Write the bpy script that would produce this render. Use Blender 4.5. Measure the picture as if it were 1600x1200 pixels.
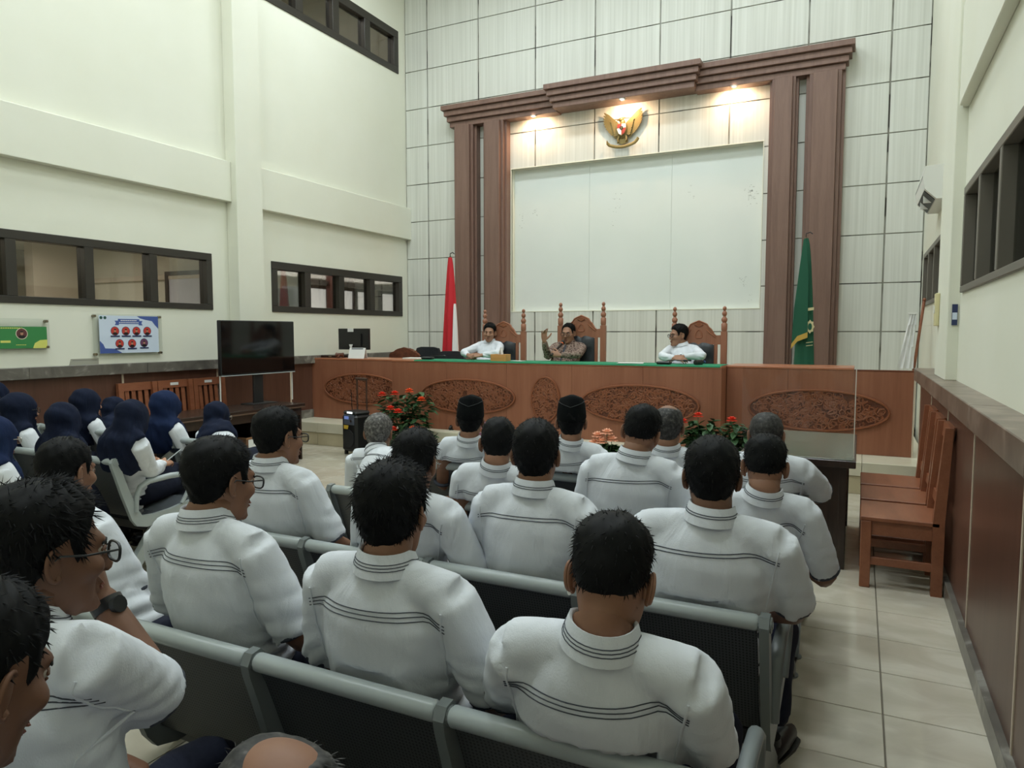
import bpy, bmesh, math, random
import numpy as np
from mathutils import Vector, Matrix
from mathutils.bvhtree import BVHTree

for _o in list(bpy.data.objects):
    bpy.data.objects.remove(_o)
SC = bpy.context.scene
COL = SC.collection
PI = math.pi
random.seed(7)

# ------------------------------------------------------------------ camera, world, lights, exposure
CAM_H = 1.6
F_PX = 1103.0
PITCH = math.atan(81 / 1103.0)
YAW = math.atan(545 / 1103.0 * math.cos(PITCH))
cam_data = bpy.data.cameras.new('camera')
cam_data.sensor_fit = 'HORIZONTAL'
cam_data.sensor_width = 36.0
cam_data.lens = 36.0 * F_PX / 1600.0
cam_data.clip_start = 0.05
cam = bpy.data.objects.new('camera', cam_data)
COL.objects.link(cam)
cam.location = (0, 0, CAM_H)
cam.rotation_euler = (PI / 2 - PITCH, 0, YAW)
SC.camera = cam

world = bpy.data.worlds.new('world')
SC.world = world
world.use_nodes = True
world.node_tree.nodes['Background'].inputs[0].default_value = (0.60, 0.66, 0.70, 1)
world.node_tree.nodes['Background'].inputs[1].default_value = 0.25

SC.view_settings.view_transform = 'Standard'
SC.view_settings.look = 'None'
SC.view_settings.gamma = 1.0
SC.view_settings.use_curve_mapping = False
SC.view_settings.exposure = 0.06

CEIL = 8.0
LAMP_W = 57.0
LAMPS = [(-5.9, 0.8), (-3.4, 0.8), (-0.9, 0.8), (-5.9, 4.4), (-3.4, 4.4), (-0.9, 4.4), (-5.9, 8.0), (-3.4, 8.0), (-0.9, 8.0)]
def area(name, loc, sx, sy, watts, col=(1, 1, 1), rot=(0, 0, 0)):
    l = bpy.data.lights.new(name, 'AREA')
    l.shape = 'RECTANGLE'; l.size = sx; l.size_y = sy; l.energy = watts; l.color = col
    o = bpy.data.objects.new(name, l); COL.objects.link(o)
    o.location = loc; o.rotation_euler = rot
    return o
for (lx, ly) in LAMPS:
    area('ceiling_lamp_light', (lx, ly, CEIL - 0.09), 1.1, 0.5, LAMP_W * (0.82 if ly < 2 else 1.0), (0.88, 0.985, 1.04))
# area lights added to brighten the rooms behind the glass, without fixtures
area('office_fill_light', (-9.6, 4.6, 2.80), 1.6, 3.0, 75, (1, 0.97, 0.9))
area('office_fill_light', (-9.8, 11.5, 2.80), 2.4, 6.0, 260, (1, 0.98, 0.95))
area('gallery_fill_light', (-9.4, 8.4, 7.9), 1.4, 2.0, 95, (1, 0.93, 0.86))

# camera maths for placing things along a sight line of the photograph
_F = np.array([-math.sin(YAW) * math.cos(PITCH), math.cos(YAW) * math.cos(PITCH), -math.sin(PITCH)])
_R = np.array([math.cos(YAW), math.sin(YAW), 0.0])
_U = np.cross(_R, _F)
def sight(u, v):
    d = _F + _R * (u - 800) / F_PX + _U * (600 - v) / F_PX
    return d
def at_y(u, v, y):
    d = sight(u, v); return np.array([0, 0, CAM_H]) + d * (y / d[1])

# ------------------------------------------------------------------ helpers
def lin(c):
    return tuple(((x / 255.0) / 12.92 if x <= 10 else (((x / 255.0) + 0.055) / 1.055) ** 2.4) for x in c)

MATS = {}
def mat(name, rgb=(128, 128, 128), rough=0.6, metal=0.0, spec=0.5, build=None, **kw):
    if name in MATS: return MATS[name]
    m = bpy.data.materials.new(name); m.use_nodes = True
    nt = m.node_tree; b = nt.nodes['Principled BSDF']
    b.inputs['Base Color'].default_value = (*lin(rgb), 1)
    b.inputs['Roughness'].default_value = rough
    b.inputs['Metallic'].default_value = metal
    b.inputs['Specular IOR Level'].default_value = spec
    for k, v in kw.items():
        b.inputs[k].default_value = v
    if build: build(nt, b)
    MATS[name] = m
    return m
def nd(nt, t, **kw):
    n = nt.nodes.new(t)
    for k, v in kw.items():
        if hasattr(n, k) and not k[0].isupper(): setattr(n, k, v)
        else: n.inputs[k].default_value = v
    return n
def coords(nt, scale=(1, 1, 1), kind='Object', rot=(0, 0, 0)):
    tc = nt.nodes.new('ShaderNodeTexCoord'); mp = nt.nodes.new('ShaderNodeMapping')
    mp.inputs['Scale'].default_value = scale; mp.inputs['Rotation'].default_value = rot
    nt.links.new(tc.outputs[kind], mp.inputs['Vector'])
    return mp.outputs['Vector']
def ramp(nt, src, stops, interp='LINEAR'):
    r = nt.nodes.new('ShaderNodeValToRGB'); r.color_ramp.interpolation = interp
    while len(r.color_ramp.elements) < len(stops): r.color_ramp.elements.new(0.5)
    for e, (p, c) in zip(r.color_ramp.elements, stops):
        e.position = p; e.color = (*lin(c), 1) if max(c) > 1 else (*c, 1)
    nt.links.new(src, r.inputs['Fac'])
    return r.outputs['Color']
def bump(nt, b, src, strength=0.2, dist=0.01):
    n = nt.nodes.new('ShaderNodeBump'); n.inputs['Strength'].default_value = strength; n.inputs['Distance'].default_value = dist
    nt.links.new(src, n.inputs['Height']); nt.links.new(n.outputs['Normal'], b.inputs['Normal'])
def noise_col(stops, scale=(1, 1, 1), nscale=5, detail=4, kind='Object', bstr=0, bdist=0.01, rough_amp=0, distort=0.0):
    def f(nt, b):
        v = coords(nt, scale, kind)
        n = nd(nt, 'ShaderNodeTexNoise', Scale=nscale, Detail=detail, Distortion=distort); nt.links.new(v, n.inputs['Vector'])
        nt.links.new(ramp(nt, n.outputs['Fac'], stops), b.inputs['Base Color'])
        if bstr: bump(nt, b, n.outputs['Fac'], bstr, bdist)
    return f
def wood(stops, axis='z', nscale=6, stretch=0.06, kind='Object'):
    sc = {'x': (stretch, 1, 1), 'y': (1, stretch, 1), 'z': (1, 1, stretch)}[axis]
    def f(nt, b):
        v = coords(nt, sc, kind)
        n = nd(nt, 'ShaderNodeTexNoise', Scale=nscale, Detail=6, Roughness=0.6, Distortion=0.6); nt.links.new(v, n.inputs['Vector'])
        n2 = nd(nt, 'ShaderNodeTexNoise', Scale=nscale * 9, Detail=3); nt.links.new(v, n2.inputs['Vector'])
        mx = nd(nt, 'ShaderNodeMath', operation='MULTIPLY_ADD'); mx.inputs[1].default_value = 0.35
        nt.links.new(n2.outputs['Fac'], mx.inputs[0]); nt.links.new(n.outputs['Fac'], mx.inputs[2])
        nt.links.new(ramp(nt, mx.outputs[0], stops), b.inputs['Base Color'])
        bump(nt, b, n2.outputs['Fac'], 0.05, 0.003)
    return f

M_wall = mat('cream_paint', (232, 231, 208), 0.75, build=noise_col([(0.3, (228, 228, 211)), (0.7, (232, 232, 217))], nscale=1.3, bstr=0.04, bdist=0.004))
M_beam = M_wall
M_ceil = mat('ceiling_white', (235, 236, 230), 0.8)
def _panel(nt, b):
    v = coords(nt, (1, 1, 0.015), 'Object')
    n = nd(nt, 'ShaderNodeTexNoise', Scale=30, Detail=3); nt.links.new(v, n.inputs['Vector'])
    n2 = nd(nt, 'ShaderNodeTexNoise', Scale=9, Detail=2); nt.links.new(v, n2.inputs['Vector'])
    a = nd(nt, 'ShaderNodeMath', operation='MULTIPLY_ADD'); a.inputs[1].default_value = 0.5
    nt.links.new(n2.outputs['Fac'], a.inputs[0]); nt.links.new(n.outputs['Fac'], a.inputs[2])
    nt.links.new(ramp(nt, a.outputs[0], [(0.42, (200, 201, 191)), (0.75, (214, 215, 206)), (0.98, (223, 224, 216))]), b.inputs['Base Color'])
M_panel = mat('striped_wall_panel', rough=0.5, build=_panel)
def _gap(nt, b):
    v = coords(nt, (1, 1, 1), 'Object')
    n = nd(nt, 'ShaderNodeTexNoise', Scale=2.4, Detail=2); nt.links.new(v, n.inputs['Vector'])
    nt.links.new(ramp(nt, n.outputs['Fac'], [(0.40, (58, 54, 46)), (0.44, (128, 126, 114)), (0.6, (158, 158, 148))]), b.inputs['Base Color'])  # dark and bright reflections in the metal strips put into the colour
M_gap = mat('joint_metal', rough=0.45, metal=0.0, build=_gap)
M_board = mat('white_projection_board', (222, 228, 222), 0.55, build=noise_col([(0.3, (219, 226, 220)), (0.7, (226, 231, 226))], nscale=0.9))
M_mark = mat('board_scuff', (196, 202, 196), 0.7)
M_trim = mat('brown_laminate', rough=0.5, build=wood([(0.35, (108, 82, 71)), (0.6, (120, 92, 80)), (0.8, (128, 100, 88))], nscale=14))
M_desk = mat('red_brown_veneer', rough=0.42, build=wood([(0.35, (126, 78, 56)), (0.62, (144, 92, 68)), (0.85, (154, 101, 76))], nscale=5))
M_carve = mat('carved_wood', rough=0.42, build=noise_col([(0.3, (80, 42, 27)), (0.6, (106, 60, 40)), (0.8, (122, 73, 51))], nscale=22, bstr=0.5, bdist=0.01))  # carved wood darkened: shade between the scrolls put into the colour
M_carve_hi = mat('carved_wood_highlight', (138, 84, 58), 0.30)  # same wood lighter: highlights on scrolls and rims put into the colour
M_wains = mat('wainscot_veneer', rough=0.33, build=wood([(0.35, (76, 49, 39)), (0.62, (90, 60, 48)), (0.85, (99, 68, 56))], nscale=6))
M_strip = mat('pale_joint_strip', (206, 190, 168), 0.5)
M_marble = mat('grey_marble', rough=0.3, build=noise_col([(0.3, (88, 84, 78)), (0.55, (110, 106, 98)), (0.64, (150, 147, 138)), (0.7, (112, 108, 100))], nscale=4, detail=8, distort=1.2))
M_marble_r = mat('brown_marble', rough=0.3, build=noise_col([(0.3, (100, 86, 76)), (0.55, (120, 104, 92)), (0.64, (138, 122, 110))], nscale=5, detail=8, distort=1.0))
def _tile(nt, b):
    oi = nt.nodes.new('ShaderNodeObjectInfo')
    geo = nt.nodes.new('ShaderNodeNewGeometry')
    n = nd(nt, 'ShaderNodeTexNoise', Scale=3.0, Detail=7, Distortion=0.9)
    mp = nt.nodes.new('ShaderNodeMapping'); mp.inputs['Rotation'].default_value = (0, 0, 0.6); mp.inputs['Scale'].default_value = (1, 1.5, 1)
    nt.links.new(geo.outputs['Position'], mp.inputs['Vector']); nt.links.new(mp.outputs['Vector'], n.inputs['Vector'])
    c = ramp(nt, n.outputs['Fac'], [(0.32, (188, 180, 161)), (0.5, (196, 188, 170)), (0.62, (205, 198, 181))])
    h = nd(nt, 'ShaderNodeHueSaturation'); nt.links.new(c, h.inputs['Color'])
    r = nd(nt, 'ShaderNodeMapRange'); r.inputs[3].default_value = 0.95; r.inputs[4].default_value = 1.04
    nt.links.new(oi.outputs['Random'], r.inputs[0]); nt.links.new(r.outputs[0], h.inputs['Value'])
    nt.links.new(h.outputs['Color'], b.inputs['Base Color'])
M_tile = mat('cream_floor_tile', rough=0.11, build=_tile)
M_grout = mat('tile_grout', (120, 113, 100), 0.9)
M_stage = mat('cream_stage_tile', rough=0.3, build=noise_col([(0.3, (206, 200, 176)), (0.7, (218, 212, 190))], nscale=3))
M_stage2 = mat('stage_riser_tile', rough=0.3, build=noise_col([(0.3, (184, 172, 140)), (0.7, (198, 187, 156))], nscale=4))
M_frame = mat('dark_window_frame', (50, 46, 40), 0.4)
M_frame_g = mat('grey_window_frame', (108, 102, 92), 0.4)
def glass(name, tint, refl=0.12, fres=0.8):
    m = bpy.data.materials.new(name); m.use_nodes = True; nt = m.node_tree; nt.nodes.clear()
    o = nt.nodes.new('ShaderNodeOutputMaterial'); t = nt.nodes.new('ShaderNodeBsdfTransparent'); g = nt.nodes.new('ShaderNodeBsdfGlossy')
    g.inputs['Roughness'].default_value = 0.03
    t.inputs['Color'].default_value = (*tint, 1)
    fr = nt.nodes.new('ShaderNodeFresnel'); fr.inputs['IOR'].default_value = 1.45
    ad = nd(nt, 'ShaderNodeMath', operation='MULTIPLY_ADD'); ad.inputs[1].default_value = fres; ad.inputs[2].default_value = refl
    mx = nt.nodes.new('ShaderNodeMixShader')
    nt.links.new(fr.outputs[0], ad.inputs[0]); nt.links.new(ad.outputs[0], mx.inputs[0])
    nt.links.new(t.outputs[0], mx.inputs[1]); nt.links.new(g.outputs[0], mx.inputs[2]); nt.links.new(mx.outputs[0], o.inputs[0])
    return m
M_glass_tint = glass('tinted_glass', (0.68, 0.67, 0.63), 0.02)
M_glass_dark = glass('dark_tinted_glass', (0.45, 0.49, 0.47), 0.035)
M_acryl = glass('clear_acrylic', (0.95, 0.96, 0.955), 0.0, 0.35)
M_lens = glass('spectacle_lens', (0.97, 0.975, 0.98), 0.0, 0.3)
M_white = mat('white_plastic', (228, 228, 222), 0.5)
M_paper = mat('white_paper', (232, 233, 230), 0.8)
M_black = mat('black_plastic', (22, 23, 24), 0.4)
M_black_gloss = mat('black_screen', (10, 12, 13), 0.08)
M_darkmetal = mat('dark_metal', (46, 47, 48), 0.4, metal=0.3)
M_chrome = mat('chrome', (200, 200, 198), 0.18, metal=1.0)
M_brass = mat('brass_standoff', (150, 140, 120), 0.3, metal=1.0)
M_silver = mat('silver_grey_enamel', (168, 176, 176), 0.32, spec=0.6)
M_greyframe = mat('grey_enamel_frame', (116, 122, 122), 0.4)
def _perf(nt, b):
    v = coords(nt, (1, 1, 1), 'Object')
    sx = nt.nodes.new('ShaderNodeSeparateXYZ'); nt.links.new(v, sx.inputs[0])
    def cell(out, f, off=0.0):
        a = nd(nt, 'ShaderNodeMath', operation='MULTIPLY'); a.inputs[1].default_value = f; nt.links.new(out, a.inputs[0])
        return a.outputs[0]
    def frac(o):
        a = nd(nt, 'ShaderNodeMath', operation='FRACT'); nt.links.new(o, a.inputs[0])
        s = nd(nt, 'ShaderNodeMath', operation='SUBTRACT'); s.inputs[1].default_value = 0.5; nt.links.new(a.outputs[0], s.inputs[0])
        p = nd(nt, 'ShaderNodeMath', operation='POWER'); p.inputs[1].default_value = 2.0; nt.links.new(s.outputs[0], p.inputs[0])
        return p.outputs[0]
    cx = cell(sx.outputs[0], 105); cz = cell(sx.outputs[2], 105)
    a = nd(nt, 'ShaderNodeMath', operation='ADD'); nt.links.new(frac(cx), a.inputs[0]); nt.links.new(frac(cz), a.inputs[1])
    lt = nd(nt, 'ShaderNodeMath', operation='LESS_THAN'); lt.inputs[1].default_value = 0.075; nt.links.new(a.outputs[0], lt.inputs[0])
    nt.links.new(ramp(nt, lt.outputs[0], [(0.4, (72, 75, 78)), (0.6, (20, 21, 22))], 'CONSTANT'), b.inputs['Base Color'])
    bump(nt, b, lt.outputs[0], -0.4, 0.002)
M_perf = mat('perforated_steel', rough=0.45, metal=0.0, build=_perf)
M_steel_dark = mat('dark_grey_steel', (52, 54, 56), 0.42)
M_seatfilm = mat('clear_film_seat', (88, 92, 96), 0.18)
M_chairwood = mat('orange_brown_wood', rough=0.35, build=wood([(0.35, (118, 70, 46)), (0.6, (138, 84, 58)), (0.85, (150, 94, 66))], axis='x', nscale=9, stretch=0.12))
M_judgewood = mat('carved_chair_wood', rough=0.4, build=wood([(0.35, (128, 80, 58)), (0.6, (150, 98, 74)), (0.85, (160, 108, 84))], nscale=8))
M_leather = mat('black_leather', (42, 45, 50), 0.28, build=noise_col([(0.3, (38, 41, 46)), (0.7, (48, 52, 58))], nscale=40, bstr=0.1, bdist=0.002))
M_darkwood = mat('dark_stained_wood', rough=0.25, build=wood([(0.35, (34, 24, 20)), (0.7, (52, 38, 32))], nscale=6))
M_greencloth = mat('green_cloth', (32, 130, 92), 0.85, build=noise_col([(0.3, (28, 122, 84)), (0.7, (40, 138, 98))], nscale=6, bstr=0.05))
M_red = mat('flag_red', (196, 30, 42), 0.75)
M_flagwhite = mat('flag_white', (232, 230, 230), 0.75)
M_flaggreen = mat('flag_green', (18, 84, 60), 0.75)
M_gold = mat('gold_metal', (134, 116, 70), 0.45, metal=0.5)
M_goldcloth = mat('gold_fringe', (192, 158, 70), 0.7)
M_leaf = mat('leaf_green', (48, 84, 46), 0.5, build=noise_col([(0.3, (34, 68, 36)), (0.7, (72, 108, 66))], nscale=14))
M_petal_red = mat('petal_red', (222, 60, 34), 0.6)
M_petal_or = mat('petal_orange', (234, 92, 40), 0.6)
M_petal_peach = mat('petal_peach', (246, 186, 156), 0.6)
M_petal_pink = mat('petal_pink', (206, 156, 186), 0.6)
M_pot = mat('dark_pot', (60, 58, 54), 0.5)
M_blue = mat('poster_blue', (70, 92, 158), 0.6)
M_navyprint = mat('poster_navy', (40, 52, 92), 0.6)
M_pale = mat('poster_pale_blue', (208, 220, 236), 0.6)
M_greenp = mat('poster_green', (56, 134, 72), 0.6)
M_yellow = mat('poster_yellow', (214, 216, 110), 0.6)
M_portrait = mat('portrait_red', (196, 60, 48), 0.6)
M_screen = mat('lit_display', (90, 110, 170), 0.4)
M_screen.node_tree.nodes['Principled BSDF'].inputs['Emission Color'].default_value = (0.25, 0.35, 0.8, 1)
M_screen.node_tree.nodes['Principled BSDF'].inputs['Emission Strength'].default_value = 0.35
def emit(name, rgb, s):
    m = bpy.data.materials.new(name); m.use_nodes = True
    b = m.node_tree.nodes['Principled BSDF']; b.inputs['Base Color'].default_value = (*rgb, 1)
    b.inputs['Emission Color'].default_value = (*rgb, 1); b.inputs['Emission Strength'].default_value = s
    return m
M_lampglow = emit('lamp_diffuser', (1, 1, 0.96), 3.0)
M_spotglow = emit('warm_spot_glow', (1, 0.82, 0.6), 20.0)
M_daywin = emit('daylight_window', (0.95, 0.97, 1.0), 2.2)
# people
def _cloth(stops, sc=1.0):
    def f(nt, b):
        v = coords(nt, (1, 1, 0.55), 'Object')
        n = nd(nt, 'ShaderNodeTexNoise', Scale=7 * sc, Detail=3, Distortion=1.3); nt.links.new(v, n.inputs['Vector'])
        nt.links.new(ramp(nt, n.outputs['Fac'], stops), b.inputs['Base Color'])
        n2 = nd(nt, 'ShaderNodeTexNoise', Scale=420, Detail=1); nt.links.new(v, n2.inputs['Vector'])
        a = nd(nt, 'ShaderNodeMath', operation='MULTIPLY_ADD'); a.inputs[1].default_value = 0.05
        nt.links.new(n2.outputs['Fac'], a.inputs[0]); nt.links.new(n.outputs['Fac'], a.inputs[2])
        bump(nt, b, a.outputs[0], 0.5, 0.02)
    return f
M_shirt = mat('white_shirt_cloth', rough=0.82, spec=0.2, build=_cloth([(0.3, (212, 216, 222)), (0.7, (222, 226, 232))]))
M_shirt_w = mat('white_blouse_cloth', rough=0.82, spec=0.2, build=_cloth([(0.3, (218, 222, 228)), (0.7, (228, 232, 237))], 1.6))
M_piping = mat('dark_piping', (66, 70, 80), 0.8)
M_navy = mat('navy_trouser_cloth', rough=0.85, spec=0.2, build=_cloth([(0.3, (24, 27, 40)), (0.7, (32, 36, 52))]))
M_scarf = mat('navy_headscarf', rough=0.85, spec=0.15, build=_cloth([(0.3, (20, 26, 44)), (0.7, (28, 36, 58))]))
M_scarf2 = mat('blue_navy_headscarf', rough=0.85, spec=0.15, build=_cloth([(0.3, (24, 36, 66)), (0.7, (34, 48, 82))]))
M_peci = mat('black_velvet', (15, 17, 18), 0.9, spec=0.1)
def _skin(a, c):
    return noise_col([(0.3, a), (0.7, c)], nscale=9, bstr=0.05, bdist=0.002)
M_skin = mat('brown_skin', rough=0.5, spec=0.35, build=_skin((128, 92, 72), (144, 104, 82)))
M_skin_d = mat('dark_brown_skin', rough=0.5, spec=0.35, build=_skin((106, 74, 57), (120, 85, 66)))
M_skin_l = mat('light_brown_skin', rough=0.5, spec=0.35, build=_skin((172, 126, 100), (186, 140, 112)))
M_skin_m = mat('mid_brown_skin', rough=0.5, spec=0.35, build=_skin((152, 112, 90), (166, 124, 100)))
M_lip = mat('lips', (132, 78, 66), 0.45)
M_eye = mat('eye_white', (168, 158, 148), 0.3)
M_iris = mat('dark_iris', (22, 16, 12), 0.2)
M_brow = mat('eyebrow_hair', (24, 20, 18), 0.8)
M_hair = mat('black_hair', rough=0.62, spec=0.14, build=noise_col([(0.3, (8, 9, 10)), (0.7, (17, 18, 19))], scale=(1, 1, 1), nscale=60))
M_hair_g = mat('grey_hair', rough=0.6, spec=0.3, build=noise_col([(0.35, (62, 60, 58)), (0.55, (98, 95, 92)), (0.7, (140, 137, 132))], nscale=70))
M_hair_s = mat('dark_grey_hair', rough=0.6, spec=0.3, build=noise_col([(0.35, (34, 34, 34)), (0.6, (64, 62, 60)), (0.7, (92, 90, 88))], nscale=70))
M_shoe = mat('black_shoe', (20, 20, 21), 0.35)
def _batik(nt, b):
    v = coords(nt, (1, 1, 1), 'Object')
    w = nd(nt, 'ShaderNodeTexVoronoi', Scale=26, feature='F1'); nt.links.new(v, w.inputs['Vector'])
    n = nd(nt, 'ShaderNodeTexNoise', Scale=30, Detail=4, Distortion=2.0); nt.links.new(v, n.inputs['Vector'])
    a = nd(nt, 'ShaderNodeMath', operation='MULTIPLY'); nt.links.new(w.outputs['Distance'], a.inputs[0]); nt.links.new(n.outputs['Fac'], a.inputs[1])
    nt.links.new(ramp(nt, a.outputs[0], [(0.1, (72, 54, 48)), (0.2, (126, 104, 94)), (0.28, (158, 138, 126)), (0.38, (96, 78, 70))]), b.inputs['Base Color'])
M_batik = mat('brown_batik_cloth', rough=0.8, spec=0.2, build=_batik)
M_pinkmask = mat('orange_band', (222, 110, 60), 0.6)

class MB:
    """collects shapes, then links them as one mesh object"""
    _ct = None
    def __init__(s): s.v = []; s.f = []; s.m = []; s.n = 0
    def add(s, v, f, m=0):
        v = np.asarray(v, float).reshape(-1, 3); s.v.append(v)
        o = s.n
        for q in f: s.f.append(tuple(i + o for i in q)); s.m.append(m)
        s.n += len(v); return s
    def box(s, c, d, bev=0.0, rot=None, m=0):
        h = np.array(d, float) / 2
        if bev <= 0:
            v = np.array([[x, y, z] for x in (-1, 1) for y in (-1, 1) for z in (-1, 1)], float) * h
            f = [(0, 1, 3, 2), (4, 6, 7, 5), (0, 4, 5, 1), (2, 3, 7, 6), (0, 2, 6, 4), (1, 5, 7, 3)]
        else:
            bev = min(bev, h.min() * 0.9)
            if MB._ct is None: MB._ct = _chamfer_topology()
            sg, ax, f = MB._ct
            v = sg * h
            v = v - sg * bev * (1 - ax)
        if rot is not None: v = v @ np.array(Matrix.Rotation(rot[0], 3, rot[1]) if isinstance(rot, tuple) else rot).T
        return s.add(v + np.array(c, float), f, m)
    def box2(s, a, b, bev=0.0, m=0):
        a = np.array(a, float); b = np.array(b, float)
        return s.box((a + b) / 2, np.abs(b - a), bev, None, m)
    def tube(s, pts, rad, n=10, up=(0, 0, 1), cap=True, m=0, closed=False):
        p = np.asarray(pts, float); k = len(p)
        r = np.asarray(rad, float)
        if r.ndim == 0: r = np.full((k, 2), float(r))
        elif r.ndim == 1: r = np.stack([r, r], 1) if len(r) == k else np.tile(r, (k, 1))
        up = np.asarray(up, float); rings = []
        a = np.arange(n) * 2 * PI / n; ca, sa = np.cos(a), np.sin(a)
        if closed: T = np.roll(p, -1, 0) - np.roll(p, 1, 0)
        else: T = np.gradient(p, axis=0)
        last = None
        for i in range(k):
            t = T[i] / (np.linalg.norm(T[i]) + 1e-12)
            sd = np.cross(up, t)
            if np.linalg.norm(sd) < 0.15:
                sd = last if last is not None else np.cross((0.3, 1, 0.1), t)
            sd = sd - t * (sd @ t); sd /= np.linalg.norm(sd) + 1e-12
            if last is not None and sd @ last < 0 and abs(up[2]) > .9: pass
            last = sd; nn = np.cross(t, sd)
            rings.append(p[i] + np.outer(ca * r[i, 0], sd) + np.outer(sa * r[i, 1], nn))
        f = []
        kk = k if closed else k - 1
        for i in range(kk):
            j = (i + 1) % k
            for q in range(n):
                w = (q + 1) % n
                f.append((i * n + q, i * n + w, j * n + w, j * n + q))
        if cap and not closed:
            f.append(tuple(range(n - 1, -1, -1))); f.append(tuple((k - 1) * n + q for q in range(n)))
        return s.add(np.concatenate(rings), f, m)
    def bar(s, a, b, r, n=8, m=0): return s.tube([a, b], r, n, (0.13, 0.2, 1) , True, m)
    def lathe(s, prof, n=16, c=(0, 0, 0), m=0):
        v = []; f = []; k = len(prof)
        for (r, z) in prof:
            for q in range(n):
                a = 2 * PI * q / n; v.append((c[0] + r * math.cos(a), c[1] + r * math.sin(a), c[2] + z))
        for i in range(k - 1):
            for q in range(n):
                w = (q + 1) % n; f.append((i * n + q, i * n + w, (i + 1) * n + w, (i + 1) * n + q))
        f.append(tuple(range(n - 1, -1, -1))); f.append(tuple((k - 1) * n + q for q in range(n)))
        return s.add(v, f, m)
    def prism(s, outline, y0, y1, plane='xz', m=0):
        """outline of 2-D points extruded along the missing axis"""
        k = len(outline); v = []
        for y in (y0, y1):
            for (a, b) in outline:
                v.append({'xz': (a, y, b), 'yz': (y, a, b), 'xy': (a, b, y)}[plane])
        f = [(i, (i + 1) % k, k + (i + 1) % k, k + i) for i in range(k)]
        f += [tuple(range(k - 1, -1, -1)), tuple(range(k, 2 * k))]
        return s.add(v, f, m)
    def ell(s, c, r, n=12, k=8, rot=None, m=0):
        v = [(0, 0, -1)]; f = []
        for i in range(1, k):
            ph = -PI / 2 + PI * i / k
            for q in range(n): v.append((math.cos(ph) * math.cos(2 * PI * q / n), math.cos(ph) * math.sin(2 * PI * q / n), math.sin(ph)))
        v.append((0, 0, 1)); v = np.array(v) * np.array(r)
        for q in range(n):
            w = (q + 1) % n; f.append((0, 1 + w, 1 + q)); e = 1 + (k - 2) * n; f.append((len(v) - 1, e + q, e + w))
            for i in range(k - 2): f.append((1 + i * n + q, 1 + i * n + w, 1 + (i + 1) * n + w, 1 + (i + 1) * n + q))
        if rot is not None: v = v @ np.array(rot).T
        return s.add(v + np.array(c), f, m)
    def mesh(s, name, mats, smooth=35, fix=True):
        me = bpy.data.meshes.new(name)
        me.from_pydata(np.concatenate(s.v).tolist() if s.v else [], [], s.f)
        for mm in (mats if isinstance(mats, (list, tuple)) else [mats]): me.materials.append(mm)
        if any(s.m): me.polygons.foreach_set('material_index', s.m)
        if fix:
            bm = bmesh.new(); bm.from_mesh(me); bmesh.ops.recalc_face_normals(bm, faces=bm.faces); bm.to_mesh(me); bm.free()
        if smooth:
            me.polygons.foreach_set('use_smooth', [True] * len(me.polygons))
            if smooth < 180: me.set_sharp_from_angle(angle=math.radians(smooth))
        me.update(); return me
    def build(s, name, mats, parent=None, smooth=35, fix=True, **tags):
        return put(name, s.mesh(name, mats, smooth, fix), parent, **tags)

def _chamfer_topology():
    pts = []; axs = []
    for x in (-1, 1):
        for y in (-1, 1):
            for z in (-1, 1):
                for a in range(3):
                    e = [0, 0, 0]; e[a] = 1; pts.append((x, y, z)); axs.append(e)
    sg = np.array(pts, float); ax = np.array(axs, float)
    v = sg - sg * 0.2 * (1 - ax)
    bm = bmesh.new(); vs = [bm.verts.new(p) for p in v]; bm.verts.index_update()
    bmesh.ops.convex_hull(bm, input=vs)
    bmesh.ops.dissolve_limit(bm, angle_limit=0.01, verts=bm.verts, edges=bm.edges)
    bm.verts.index_update(); f = [tuple(q.index for q in fc.verts) for fc in bm.faces]; bm.free()
    return sg, ax, f

def put(name, data, parent=None, loc=None, rz=None, label=None, cat=None, group=None, kind=None):
    o = bpy.data.objects.new(name, data); COL.objects.link(o)
    if parent is not None: o.parent = parent
    if loc is not None: o.location = loc
    if rz is not None: o.rotation_euler = (0, 0, rz)
    return tag(o, label, cat, group, kind)
def tag(o, label=None, cat=None, group=None, kind=None):
    if label: o['label'] = label
    if cat: o['category'] = cat
    if group: o['group'] = group
    if kind: o['kind'] = kind
    return o
def thing(name, label, cat, loc=(0, 0, 0), rz=0, group=None):
    return put(name, None, None, loc, rz, label, cat, group)
def struct(o): o['kind'] = 'structure'; return o
def copy_tree(o, parent=None):
    c = o.copy(); COL.objects.link(c)
    if parent is not None: c.parent = parent
    for ch in list(o.children): copy_tree(ch, c)
    return c
def box_obj(name, a, b, m, parent=None, bev=0.0, **t):
    return MB().box2(a, b, bev).build(name, m, parent, smooth=30 if bev else 0, fix=False, **t)
# ------------------------------------------------------------------ the room
XL, XR, YB, YF = -7.45, 0.63, 10.8, -3.2
XR2 = 0.70
def wall_with_holes(mb, axis, at, thick, u0, u1, z0, z1, holes):
    """wall slab at x=at..at+thick (axis x) with rectangular holes (u0,u1,z0,z1) cut clean through"""
    us = sorted({u0, u1, *[h[0] for h in holes], *[h[1] for h in holes]})
    zs = sorted({z0, z1, *[h[2] for h in holes], *[h[3] for h in holes]})
    for i in range(len(us) - 1):
        run = None
        for j in range(len(zs) - 1):
            um, zm = (us[i] + us[i + 1]) / 2, (zs[j] + zs[j + 1]) / 2
            solid = not any(h[0] < um < h[1] and h[2] < zm < h[3] for h in holes)
            if solid:
                if run is None: run = [zs[j], zs[j + 1]]
                else: run[1] = zs[j + 1]
            if (not solid or j == len(zs) - 2) and run:
                mb.box2((at, us[i], run[0]), (at + thick, us[i + 1], run[1])); run = None
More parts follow.
